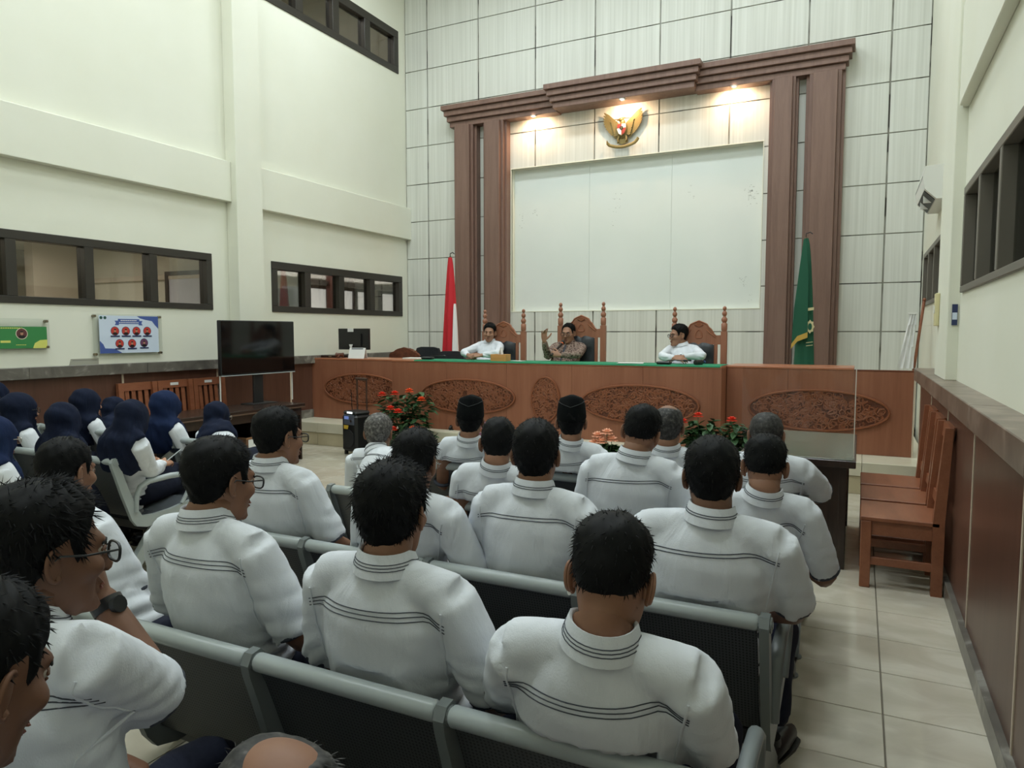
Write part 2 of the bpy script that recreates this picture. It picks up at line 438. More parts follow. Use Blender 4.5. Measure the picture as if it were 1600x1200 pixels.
# floor
floor = struct(box_obj('floor', (XL - 4.3, YF, -0.12), (XR + 0.4, YB + 0.2, -0.008), M_grout))
P = 0.41
tile_me = MB().box((0, 0, 0), (P - 0.006, P - 0.006, 0.02), 0.002).mesh('tile', M_tile, 30, False)
edge_w = XR - 0.14 - 0.006
tile_edge = MB().box((0, 0, 0), (edge_w, P - 0.006, 0.02), 0.002).mesh('tile_cut', M_tile, 30, False)
far = MB()
for j in range(-16, 12):
    y = 3.25 + P * j + P / 2
    if y - P / 2 > 7.72: continue
    for i in range(-1, 19):
        x = 0.135 - P * i - P / 2
        if x < XL: continue
        near_x = i < 0
        x = 0.135 + 0.003 + edge_w / 2 if near_x else x
        if y > 2.9 and (y > 4.0 or x > -4.9):
            put('tile', tile_edge if near_x else tile_me, floor, (x, y, -0.0102))
        else:
            far.box((x, y, -0.0102), (edge_w if near_x else P - 0.006, P - 0.006, 0.02))
far.build('floor_tile_field', M_tile, floor, 0, False, kind='stuff')
# raised platform for the bench: cap course and riser tiles
stage = struct(box_obj('stage', (XL, 7.74, 0), (XR, YB, 0.28), M_stage))
stage['label'] = None; del stage['label']
n = 14; w = (XR - XL) / n
for k in range(n):
    x0 = XL + k * w
    box_obj('riser_tile', (x0 + .003, 7.70, 0.0), (x0 + w - .003, 7.74, 0.178), M_stage2, stage, 0.002)
    box_obj('cap_tile', (x0 + .0015, 7.685, 0.182), (x0 + w - .0015, 8.9, 0.32), M_stage, stage, 0.004)
box_obj('stage_floor', (XL, 8.9, 0.28), (XR, YB, 0.318), M_stage, stage)

# back wall: striped panels over metal joint backing
wb = struct(box_obj('wall_back', (XL - 0.1, YB + 0.16, 0), (XR2 + 0.2, YB + 0.3, CEIL + .1), M_wall))
box_obj('joint_backing', (XL, YB + 0.008, 0.3), (-5.33, YB + 0.03, CEIL), M_gap, wb)
box_obj('joint_backing', (-1.33, YB + 0.008, 0.3), (XR2, YB + 0.03, CEIL), M_gap, wb)
box_obj('joint_backing', (-5.33, YB + 0.008, 0.3), (-1.33, YB + 0.03, 1.95), M_gap, wb)
box_obj('joint_backing', (-5.33, YB + 0.008, 4.31), (-1.33, YB + 0.03, CEIL), M_gap, wb)
COLX = [XL + 0.004, -6.98, -5.955, -4.895, -3.87, -2.84, -1.81, -0.77, 0.243, XR2 - 0.004]
ROWZ = [0.32, 0.95, 1.607, 2.262, 2.914, 3.575, 4.232, 4.892, 5.548, 6.208, 6.868, 7.528, CEIL]
g = 0.011
BX0, BX1, BZ0, BZ1 = -5.33, -1.33, 1.95, 4.31
for i in range(len(COLX) - 1):
    for j in range(len(ROWZ) - 1):
        x0, x1, z0, z1 = COLX[i] + .011, COLX[i + 1] - .011, ROWZ[j] + .007, ROWZ[j + 1] - .007
        # cut the panel round the recessed board
        pieces = [(x0, x1, z0, z1)]
        if x1 > BX0 and x0 < BX1 and z1 > BZ0 and z0 < BZ1:
            pieces = []
            if x0 < BX0: pieces.append((x0, BX0 - .012, z0, z1))
            if x1 > BX1: pieces.append((BX1 + .012, x1, z0, z1))
            xa, xb = max(x0, BX0 - .012), min(x1, BX1 + .012)
            if z0 < BZ0: pieces.append((xa, xb, z0, BZ0 - .004))
            if z1 > BZ1: pieces.append((xa, xb, BZ1 + .004, z1))
        for (a, b_, c, d) in pieces:
            if b_ - a > .02 and d - c > .02:
                box_obj('wall_panel', (a, YB - 0.006, c), (b_, YB + 0.008, d), M_panel, wb, 0.002)
# recessed board with its reveal
rv = MB()
for a, b_ in (((BX0 - .012, YB - .012, BZ0 - .0), (BX0 + .0, YB + .16, BZ1)), ((BX1, YB - .012, BZ0), (BX1 + .012, YB + .16, BZ1)),
              ((BX0 - .012, YB - .012, BZ1), (BX1 + .012, YB + .16, BZ1 + .012)), ((BX0 - .012, YB - .012, BZ0 - .012), (BX1 + .012, YB + .16, BZ0))):
    rv.box2(a, b_)
rv.build('recess_reveal', M_wall, wb, 0, False)
bd = [BX0, -3.99, -2.66, BX1]
for k in range(3):
    box_obj('board_panel', (bd[k] + .0012, YB + .12, BZ0), (bd[k + 1] - .0012, YB + .158, BZ1), M_board, wb, 0.001)
mk = MB(); rnd = random.Random(3)
for cx, cz, sp, kk in ((-5.18, 3.5, .10, 10), (-4.95, 3.62, .05, 8), (-1.50, 3.6, .10, 40), (-1.58, 2.35, .07, 20), (-3.55, 3.63, .16, 14), (-2.35, 3.7, .1, 8), (-1.48, 2.12, .04, 5), (-3.6, 3.3, .05, 5)):
    for _ in range(kk):
        x = cx + rnd.gauss(0, sp * .4); z = cz + rnd.gauss(0, sp * .7); s = rnd.uniform(.004, .014)
        mk.box((x, YB + .1195, z), (s * rnd.uniform(.5, 2.5), .001, s))
mk.build('scuff_marks', M_mark, wb, 0, False, kind='stuff')

# left wall with its windows
WZ0, WZ1, UZ0, UZ1 = 1.885, 2.595, 6.125, 6.85
lw = MB()
wall_with_holes(lw, 'x', XL - 0.16, 0.16, YF, YB + .16, 0, CEIL + .1,
                [(1.6, 6.45, WZ0, WZ1), (7.47, 10.62, WZ0, WZ1), (7.30, 10.58, UZ0, UZ1)])
wl = struct(lw.build('wall_left', M_wall, None, 0, False))
box_obj('pillar', (XL, 6.72, 1.25), (XL + .19, 7.16, CEIL), M_wall, wl, 0.006)
box_obj('pillar', (XL, 0.6, 1.25), (XL + .19, 1.04, CEIL), M_wall, wl, 0.006)
box_obj('beam', (XL, 1.04, 3.28), (XL + .10, 6.72, 3.79), M_wall, wl, 0.006)
box_obj('beam', (XL, 7.16, 3.265), (XL + .10, YB, 3.82), M_wall, wl, 0.006)
def window(name, x, y0, y1, z0, z1, mull, fw, glassm, framem, depth=.12, side=1):
    """frame with mullions in a wall opening; side=+1 the room lies at greater x"""
    wn = struct(put(name, None, None, (x, 0, 0)))
    d0, d1 = (-depth, .018) if side > 0 else (-.018, depth)
    xa, xb = d0, d1
    ys = [y0, *[m for m in mull], y1]
    box_obj('frame_rail', (xa, y0, z1 - fw), (xb, y1, z1), framem, wn, 0.004)
    box_obj('frame_rail', (xa, y0, z0), (xb, y1, z0 + fw * .8), framem, wn, 0.004)
    for k, y in enumerate(ys):
        a = y - fw / 2 if 0 < k < len(ys) - 1 else (y if k == 0 else y - fw)
        ww = fw * (1.15 if 0 < k < len(ys) - 1 else 1)
        box_obj('frame_post', (xa, a, z0 + fw * .8), (xb, a + ww, z1 - fw), framem, wn, 0.004)
    xm = -depth * .45 if side > 0 else depth * .45
    for k in range(len(ys) - 1):
        box_obj('pane', (xm - .003, ys[k] + fw * .3, z0 + fw * .5), (xm + .003, ys[k + 1] - fw * .3, z1 - fw * .5), glassm, wn)
    return wn
window('window_1', XL, 1.6, 6.45, WZ0, WZ1, (2.43, 3.24, 4.06, 4.84, 5.61), .088, M_glass_tint, M_frame)
window('window_2', XL, 7.47, 10.62, WZ0, WZ1, (8.18, 8.95, 9.74), .108, M_glass_tint, M_frame)
window('window_3', XL, 7.30, 10.58, UZ0, UZ1, (8.12, 8.92, 9.70), .13, M_glass_tint, M_frame)
# marble ledge and wainscot on the left wall
led = struct(put('trim_1', None, None, (0, 0, 0)))
ys = [YF, 0.2, 1.45, 2.75, 4.13, 5.42, 6.62, 7.9, 9.3, YB]
for a, b_ in zip(ys[:-1], ys[1:]):
    box_obj('ledge_stone', (XL, a + .001, 1.135), (XL + .11, b_ - .001, 1.252), M_marble, led, 0.004)
wn_l = struct(put('trim_2', None, None, (0, 0, 0)))
js = [YF, -0.1, 1.2, 2.5, 3.82, 5.15, 6.45, 7.75, 9.1, YB]
for a, b_ in zip(js[:-1], js[1:]):
    box_obj('wainscot_panel', (XL, a + .012, 0.1), (XL + .05, b_ - .012, 1.135), M_wains, wn_l, 0.002)
    box_obj('joint_strip', (XL, b_ - .012, 0.1), (XL + .053, b_ + .012, 1.135), M_strip, wn_l)
struct(box_obj('baseboard_left', (XL, YF, 0), (XL + .06, YB, .1), M_marble, None, 0.003))
struct(box_obj('baseboard_stage', (XL, 7.75, .32), (XL + .07, YB, .44), M_marble, None, 0.003))

# right wall
rw = MB()
wall_with_holes(rw, 'x', XR, 0.16, YF, 6.2, 0, CEIL + .1, [(1.2, 5.86, 1.875, 2.60)])
wall_with_holes(rw, 'x', XR2, 0.16, 6.2, YB + .16, 0, CEIL + .1, [(8.2, 10.40, 1.92, 2.58)])
wr = struct(rw.build('wall_right', M_wall, None, 0, False))
box_obj('pillar', (0.555, 5.98, 1.25), (XR2, 6.75, CEIL), M_wall, wr, 0.006)
box_obj('pillar_band', (0.59, 5.86, 3.18), (XR2, 5.98, CEIL), M_wall, wr, 0.006)
box_obj('beam', (0.565, YF, 3.17), (XR, 5.9, 3.85), M_wall, wr, 0.006)
window('window_4', XR, 1.2, 5.86, 1.875, 2.60, (2.05, 2.85, 3.62, 4.40, 5.13), .055, M_glass_dark, M_frame_g, .12, -1)
window('window_5', XR2, 8.2, 10.40, 1.92, 2.58, (8.95, 9.68), .055, M_glass_dark, M_frame_g, .12, -1)
led = struct(put('trim_3', None, None, (0, 0, 0)))
ys = [YF, -1.2, 0.1, 1.4, 2.7, 4.0, 5.3, 6.6, 7.9]
for a, b_ in zip(ys[:-1], ys[1:]):
    box_obj('ledge_stone', (0.478, a + .001, 1.135), (XR2, b_ - .001, 1.252), M_marble_r, led, 0.004)
wn_r = struct(put('trim_4', None, None, (0, 0, 0)))
js = [YF, -0.6, 0.6, 1.75, 2.95, 4.16, 5.36, 6.56, 7.72]
for a, b_ in zip(js[:-1], js[1:]):
    box_obj('wainscot_panel', (0.53, a + .010, 0.1), (XR2, b_ - .010, 1.135), M_wains, wn_r, 0.002)
    box_obj('joint_strip', (0.526, b_ - .010, 0.1), (XR2, b_ + .010, 1.135), M_strip, wn_r)
struct(box_obj('baseboard_right', (0.50, YF, 0), (XR2, 7.70, .1), M_marble, None, 0.003))
# front wall behind the camera and the ceiling
struct(box_obj('wall_front', (XL - .2, YF - .15, 0), (XR2 + .2, YF, CEIL + .1), M_wall))
struct(box_obj('ceiling', (XL - .3, YF - .2, CEIL), (XR2 + .4, YB + .4, CEIL + .12), M_ceil))
# rooms behind the windows
rm = MB()
XO, YO = -12.0, 17.6
rm.box2((XO - .1, 1.0, 0), (XO, YO, 2.95)); rm.box2((XO, 0.9, 0), (XL - .16, 1.0, 2.95)); rm.box2((XO, YO, 0), (XL + .2, YO + .1, 2.95))
rm.box2((XO, 1.0, 2.9), (XL - .16, YB + .3, 3.0)); rm.box2((XO, YB + .3, 2.9), (XL + .2, YO, 3.0)); rm.box2((XO, 7.0, 0), (XL - .16, 7.1, 2.95))
rm.box2((XL + .1, YB + .3, 0), (XL + .2, YO, 2.95)); rm.box2((XO, 1.0, -.1), (XL - .16, YO, -.0))
rm.box2((XO, YB + .3, 5.2), (XL - .16, YB + .4, CEIL + .1)); rm.box2((XO, 6.4, 5.2), (XO + .1, YB + .3, CEIL + .1))
rm.box2((XO, 6.3, 5.2), (XL - .16, 6.4, CEIL + .1)); rm.box2((XO, 6.3, CEIL), (XL - .16, YB + .3, CEIL + .1)); rm.box2((XO, 6.3, 5.2), (XL - .16, YB + .3, 5.3))
wo = struct(rm.build('wall_office', mat('office_paint', (206, 203, 190), 0.8), None, 0, False))
MB().box2((-11.9, 6.94, 2.35), (-7.7, 7.0, 2.42)).box2((-11.0, 6.2, 0), (-10.8, 7.0, 2.9)).box2((-9.9, 3.2, 2.5), (-7.7, 3.4, 2.9)).build('partition', mat('office_paint_rose', (196, 186, 172), 0.8), wo, 0, False, kind='stuff')
# office windows with drawn blinds, seen through window_2
for (y0, y1, z0, z1) in ((12.95, 13.8, 1.0, 2.66), (14.35, 14.82, 1.0, 2.66), (14.98, 15.35, 1.0, 2.66), (16.05, 16.9, 1.0, 2.66)):
    x = XO + .02
    box_obj('lit_blind', (x, y0, z0), (x + .02, y1, z1), M_daywin, wo)
    for a, b_ in (((x, y0 - .10, z0 - .08), (x + .08, y0, z1 + .08)), ((x, y1, z0 - .08), (x + .08, y1 + .10, z1 + .08)), ((x, y0, z1), (x + .08, y1, z1 + .08)), ((x, y0, z0 - .08), (x + .08, y1, z0))): box_obj('blind_frame', a, b_, M_frame, wo)
box_obj('office_post', (-10.05, 11.62, 0), (-9.93, 11.80, 2.9), mat('maroon_post', (92, 48, 40), 0.5), wo)
box_obj('office_rail', (-10.05, 11.1, 2.58), (-9.98, 15.6, 2.66), M_frame, wo)
box_obj('office_screen', (-9.0, 8.9, 0), (-8.95, 9.5, 2.35), mat('blue_grey_screen', (120, 128, 134), 0.6), wo)
box_obj('office_screen', (-9.6, 9.9, 0), (-9.55, 10.5, 2.45), mat('blue_grey_screen', (120, 128, 134), 0.6), wo)
nb = thing('notice_board', 'pale notice board in a black frame, seen through the tinted panes', 'board', (-8.45, 6.93, 2.02))
f = MB()
for a, b_ in (((-.50, 0, .38), (.50, .05, .44)), ((-.50, 0, -.85), (.50, .05, -.78)), ((-.50, 0, -.78), (-.44, .05, .38)), ((.44, 0, -.78), (.50, .05, .38))): f.box2(a, b_)
f.build('frame', M_frame, nb, 0, False)
box_obj('sheet', (-.44, .02, -.78), (.44, .04, .38), mat('pale_lilac_sheet', (196, 196, 210), 0.7), nb)
# dark space outside the right-hand windows
rd = MB()
rd.box2((2.6, YF, 0), (2.7, YB + .3, 4)); rd.box2((XR + .16, YF - .1, 3.9), (2.7, YB + .3, 4.0)); rd.box2((XR + .16, YF - .1, 0), (2.7, YF, 4)); rd.box2((XR2 + .16, YB + .2, 0), (2.7, YB + .3, 4)); rd.box2((XR+.3, YF, -.1), (2.7, YB + .3, 0))
struct(rd.build('wall_outside_passage', mat('dark_grey_wall', (150, 154, 150), 0.8), None, 0, False))

# ------------------------------------------------------------------ the timber surround: pilasters and cornice
def pilaster(x0, x1, lab, s0=True):
    t = thing('pilaster', lab, 'pilaster', ((x0 + x1) / 2, YB, 0.32), 0, 'brown pilasters of the timber surround')
    h = (x1 - x0) / 2; Z = 4.76
    box_obj('shaft', (-h * .62, -.26, 0), (h * .62, -.006, Z), M_trim, t, 0.004)
    for sx in (-1, 1):
        a, b_ = sorted((sx * h * .62, sx * h * .82)); box_obj('side_step', (a, -.20, 0), (b_, -.006, Z), M_trim, t, 0.003)
        a, b_ = sorted((sx * h * .82, sx * h)); box_obj('side_step', (a, -.14, 0), (b_, -.006, Z), M_trim, t, 0.003)
    return t
pilaster(-6.36, -5.92, 'outermost brown pilaster of the surround, behind the red and white flag')
pilaster(-5.79, -5.35, 'brown stepped pilaster beside the white board, just right of the red and white flag')
pilaster(-1.245, -0.87, 'brown stepped pilaster between the white board and the green flag')
pilaster(-0.775, -0.29, 'outermost brown pilaster of the surround, right behind the green flag')
co = thing('cornice', 'long brown stepped cornice with raised centre over the white board', 'cornice', (-3.35, YB, 5.06))
def cornice_run(x0, x1, zb, proj, n=4, hh=.088, name='cornice_step'):
    for k in range(n):
        e = .035 * k; d = proj - .16 + .042 * k
        box_obj(name, (x0 - e, -d, zb + hh * k), (x1 + e, -.01, zb + hh * (k + 1) - .012), M_trim, co, 0.004)
        if k < n - 1: box_obj('shadow_groove', (x0 - e + .02, -d + .02, zb + hh * (k + 1) - .012), (x1 + e - .02, -.01, zb + hh * (k + 1)), M_trim, co)
cornice_run(-3.06, -1.08, 0.02, .36); cornice_run(1.08, 3.06, 0.02, .36)
cornice_run(-1.10, 1.10, 0.04, .50, name='centre_step')
for k, (x, pr) in enumerate(((-4.84, .20), (-3.33, .30), (-1.72, .20))):
    sp = thing('spotlight', ('lit downlight under the left part of the brown cornice', 'lit downlight under the raised centre of the cornice, above the golden eagle', 'lit downlight under the right part of the brown cornice')[k], 'lamp', (x, YB - pr, 5.075 if k != 1 else 5.095), 0, 'downlights in the cornice')
    MB().lathe([(.034, -.012), (.048, -.012), (.05, 0), (.036, .004)], 16).build('rim', M_white, sp)
    MB().ell((0, 0, -.004), (.034, .034, .014), 12, 6).build('bulb', M_spotglow, sp)
    l = bpy.data.lights.new('downlight', 'SPOT'); l.energy = 30 if k != 1 else 30; l.spot_size = math.radians(172); l.spot_blend = 0.6; l.color = (1, .64, .38); l.shadow_soft_size = .04
    lo = bpy.data.objects.new('downlight', l); COL.objects.link(lo); lo.parent = sp; lo.location = (0, .02, -.035); lo.rotation_euler = (math.radians(38), 0, 0)
# ceiling fittings (above the frame)
for (lx, ly) in LAMPS:
    cl = thing('ceiling_light', 'rectangular ceiling light panel above the hall', 'lamp', (lx, ly, CEIL), 0, 'ceiling light panels')
    MB().box((0, 0, -.03), (1.26, .64, .06), .005).build('housing', M_white, cl, 30, False)
    MB().box((0, 0, -.066), (1.16, .54, .012)).build('diffuser', M_lampglow, cl, 0, False)

# ------------------------------------------------------------------ golden eagle emblem
eg = thing('eagle_emblem', 'golden eagle emblem with spread wings, shield and ribbon on the panelled wall', 'emblem', (-3.39, YB - .045, 4.72))
fe = MB()
def feather(mb, a, b_, w, y, t=.012):
    a = np.array(a); b_ = np.array(b_); d = (b_ - a) / np.linalg.norm(b_ - a); s = np.array([-d[1], d[0]])
    pts = [a - s * w * .5, a + (b_ - a) * .7 - s * w * .62, b_ - (b_ - a) * .04 - s * w * .25, b_, b_ - (b_ - a) * .04 + s * w * .25, a + (b_ - a) * .7 + s * w * .62, a + s * w * .5]
    mb.prism([tuple(p) for p in pts], y, y + t)
for sx in (-1, 1):
    wing = MB()
    for k in range(11):
        u = k / 10
        root = (sx * (.075 + .05 * math.sin(u * 2)), .075 - .17 * u)
        tip = (sx * (.30 + .035 * math.sin(u * PI) - .20 * u ** 2.2), .275 - .40 * u)
        feather(wing, root, tip, .04, -.012 - .0022 * (10 - k))
    for k in range(7):
        u = k / 6
        feather(wing, (sx * .06, .06 - .13 * u), (sx * (.19 - .06 * u), .13 - .22 * u), .034, -.038 - .001 * (6 - k))
    wing.build('wing', M_gold, eg, 40)
b = MB()
b.ell((0, -.03, -.02), (.085, .035, .13), 14, 10); b.ell((0, -.034, .085), (.045, .032, .06), 12, 8)
b.ell((-.018, -.04, .135), (.042, .03, .036), 12, 8); b.tube([(-.05, -.04, .14), (-.075, -.045, .132), (-.088, -.045, .115)], [.014, .010, .003], 8)
for k in range(4): b.tube([(.0 + .012 * k, -.04, .16), (.012 + .014 * k, -.04, .178 - .004 * k)], [.009, .002], 6)
for sx in (-1, 1):
    b.tube([(sx * .05, -.03, -.11), (sx * .07, -.04, -.16), (sx * .06, -.05, -.20)], [.024, .018, .010], 8)
b.build('body', M_gold, eg, 60)
t_ = MB()
for k in range(7):
    a = (k - 3) / 3
    feather(t_, (a * .025, -.11), (a * .085, -.235 + .02 * a * a), .03, -.028 - .001 * (3 - abs(k - 3)))
t_.build('tail', M_gold, eg, 40)
sh = [(-.075, .07), (.075, .07), (.078, -.02), (.05, -.085), (0, -.115), (-.05, -.085), (-.078, -.02)]
MB().prism(sh, -.078, -.06).build('shield', M_gold, eg, 30)
for (q, mm) in (([(-.066, .062), (-.003, .062), (-.003, .002), (-.068, .002)], mat('shield_red', (150, 52, 40), .5)), ([(.003, .062), (.066, .062), (.068, .002), (.003, .002)], M_white),
                ([(-.068, -.003), (-.003, -.003), (-.003, -.104), (-.045, -.08), (-.068, -.02)], M_white), ([(.003, -.003), (.068, -.003), (.068, -.02), (.045, -.08), (.003, -.104)], mat('shield_red', (150, 52, 40), .5)),
                ([(-.026, .024), (.026, .024), (.028, -.012), (0, -.034), (-.028, -.012)], M_black)):
    MB().prism(q, -.084 if mm is not M_black else -.088, -.077).build('shield_field', mm, eg, 0)
star = []
for k in range(10):
    r = .016 if k % 2 == 0 else .007; star.append((r * math.sin(k * PI / 5), r * math.cos(k * PI / 5) - .002))
MB().prism(star, -.092, -.087).build('star', M_gold, eg, 0)
rb = MB()
arc = [(x, -.055 - .012 * math.cos(x * 9), -.235 - .065 * math.cos(x / .21 * 1.35) + .02) for x in np.linspace(-.20, .20, 15)]
arc = [(-.25, -.03, -.16), (-.235, -.05, -.20)] + arc + [(.235, -.05, -.20), (.25, -.03, -.16)]
rb.tube(arc, [(.006, .024)] * len(arc), 8, (0, 0, 1))
rb.build('ribbon', M_gold, eg, 50)
# ------------------------------------------------------------------ the bench (long veneered desk on the platform)
ST = 0.32
def scroll_relief(mb, w, h, y, n, rnd):
    """curling leaf scrolls covering an ellipse of half sizes w,h on plane y"""
    for _ in range(n):
        while True:
            cx, cz = rnd.uniform(-w, w), rnd.uniform(-h, h)
            if (cx / (w * .92)) ** 2 + (cz / (h * .9)) ** 2 < 1: break
        r0 = rnd.uniform(.025, .055); a0 = rnd.uniform(0, 2 * PI); sg = rnd.choice((-1, 1)); turns = rnd.uniform(.7, 1.3)
        pts = []; rr = []
        for k in range(7):
            u = k / 6; r = r0 * (1 - .75 * u); a = a0 + sg * turns * 2 * PI * u
            x, z = cx + r * math.cos(a), cz + r * math.sin(a)
            q = math.hypot(x / (w * .96), z / (h * .95))
            if q > 1: x, z = x / q, z / q
            pts.append((x, y, z)); rr.append(.0092 * (1 - .6 * u) + .001)
        mb.tube(pts, rr, 5, (0, 1, 0), False)
def carving(parent, cx, cz, w, h, y, seed, n):
    rnd = random.Random(seed)
    pl = MB(); k = 40
    pl.prism([(cx + w * math.cos(2 * PI * i / k), cz + h * math.sin(2 * PI * i / k)) for i in range(k)], y - .012, y + .01)
    c = pl.build('carved_medallion', M_carve, parent, 30)
    rim = MB(); rim.tube([(cx + w * math.cos(2 * PI * i / k), y - .016, cz + h * math.sin(2 * PI * i / k)) for i in range(k)], .013, 6, (0, 1, 0), False, 0, True)
    rim.build('rim', M_carve_hi, c, 60)
    sc = MB(); scroll_relief(sc, w, h, 0, n, rnd)
    sc.v = [v + np.array((cx, y - .014, cz)) for v in sc.v]
    sc.build('scrollwork', M_carve_hi, c, 60, kind='stuff')
def desk(name, label, x0, x1, yf, depth, top_z, panels, carv, loc_y=0):
    cx = (x0 + x1) / 2
    t = thing(name, label, 'desk', (cx, yf, ST))
    H = top_z - ST
    n = panels; w = (x1 - x0) / n
    for k in range(n):
        box_obj('front_panel', (x0 - cx + k * w + .001, 0, 0), (x0 - cx + (k + 1) * w - .001, .02, H - .022), M_desk, t, 0.002)
    box_obj('end_panel', (x0 - cx, .02, 0), (x0 - cx + .02, depth, H - .022), M_desk, t, 0.002)
    box_obj('end_panel', (x1 - cx - .02, .02, 0), (x1 - cx, depth, H - .022), M_desk, t, 0.002)
    box_obj('desktop', (x0 - cx, -.006, H - .022), (x1 - cx, depth, H), mat('desk_top_veneer', (176, 112, 80), .3), t, 0.002)
    for (ex, ez, ew, eh, sd, nn) in carv: carving(t, ex - cx, ez - ST, ew, eh, 0, sd, nn)
    return t
desk('judges_desk', 'long central veneered desk with three carved medallions and a green cloth top', -5.72, -1.345, 7.9, .58, 1.225, 5,
     [(-4.54, .775, .69, .215, 1, 300), (-3.435, .78, .185, .27, 2, 120), (-2.27, .775, .69, .215, 3, 300)])
desk('side_desk', 'veneered wing of the bench at the far end by the flat television, one carved medallion', -7.41, -5.725, 8.2, .62, 1.215, 2, [(-6.47, .775, .68, .215, 4, 290)])
dr = desk('side_desk', 'veneered wing of the bench near the green flag, medallion running onto the gate', -1.34, -0.05, 8.2, .62, 1.225, 2, [(-.40, .765, .69, .215, 5, 300)])
gt = thing('low_gate', 'low veneered gate panel closing the gap between the bench and the wall', 'gate', (0.235, 8.2, ST))
box_obj('panel', (-.283, .004, 0), (.265, .03, .875), M_desk, gt, 0.002)
box_obj('top_rail', (-.283, 0.0, .875), (.265, .034, .89), mat('gate_edge', (108, 58, 36), .4), gt, 0.002)
box_obj('end_trim', (.267, -.004, 0), (.282, .034, .86), M_strip, gt, 0.002)

# green cloth over the middle of the bench
gc = MB(); xs = np.linspace(-5.35, -1.36, 40); rows = [(-.008, -.012), (-.009, .0), (.0, .004), (.2, .004), (.38, .004), (.53, .004)]
v = []; f = []
for (yy, zz) in rows:
    for x in xs: v.append((x, 7.9 + yy - (.002 if zz < 0 else 0), 1.2255 + zz + .0012 * math.sin(x * 9 + yy * 5) * (zz > 0)))
nx = len(xs)
for j in range(len(rows) - 1):
    for i in range(nx - 1): f.append((j * nx + i, j * nx + i + 1, (j + 1) * nx + i + 1, (j + 1) * nx + i))
gcl = MB(); gcl.add(v, f)
tag(gcl.build('green_tablecloth', M_greencloth, None, 60), 'green cloth lying along the top of the long central desk', 'tablecloth')

TZ = 1.231
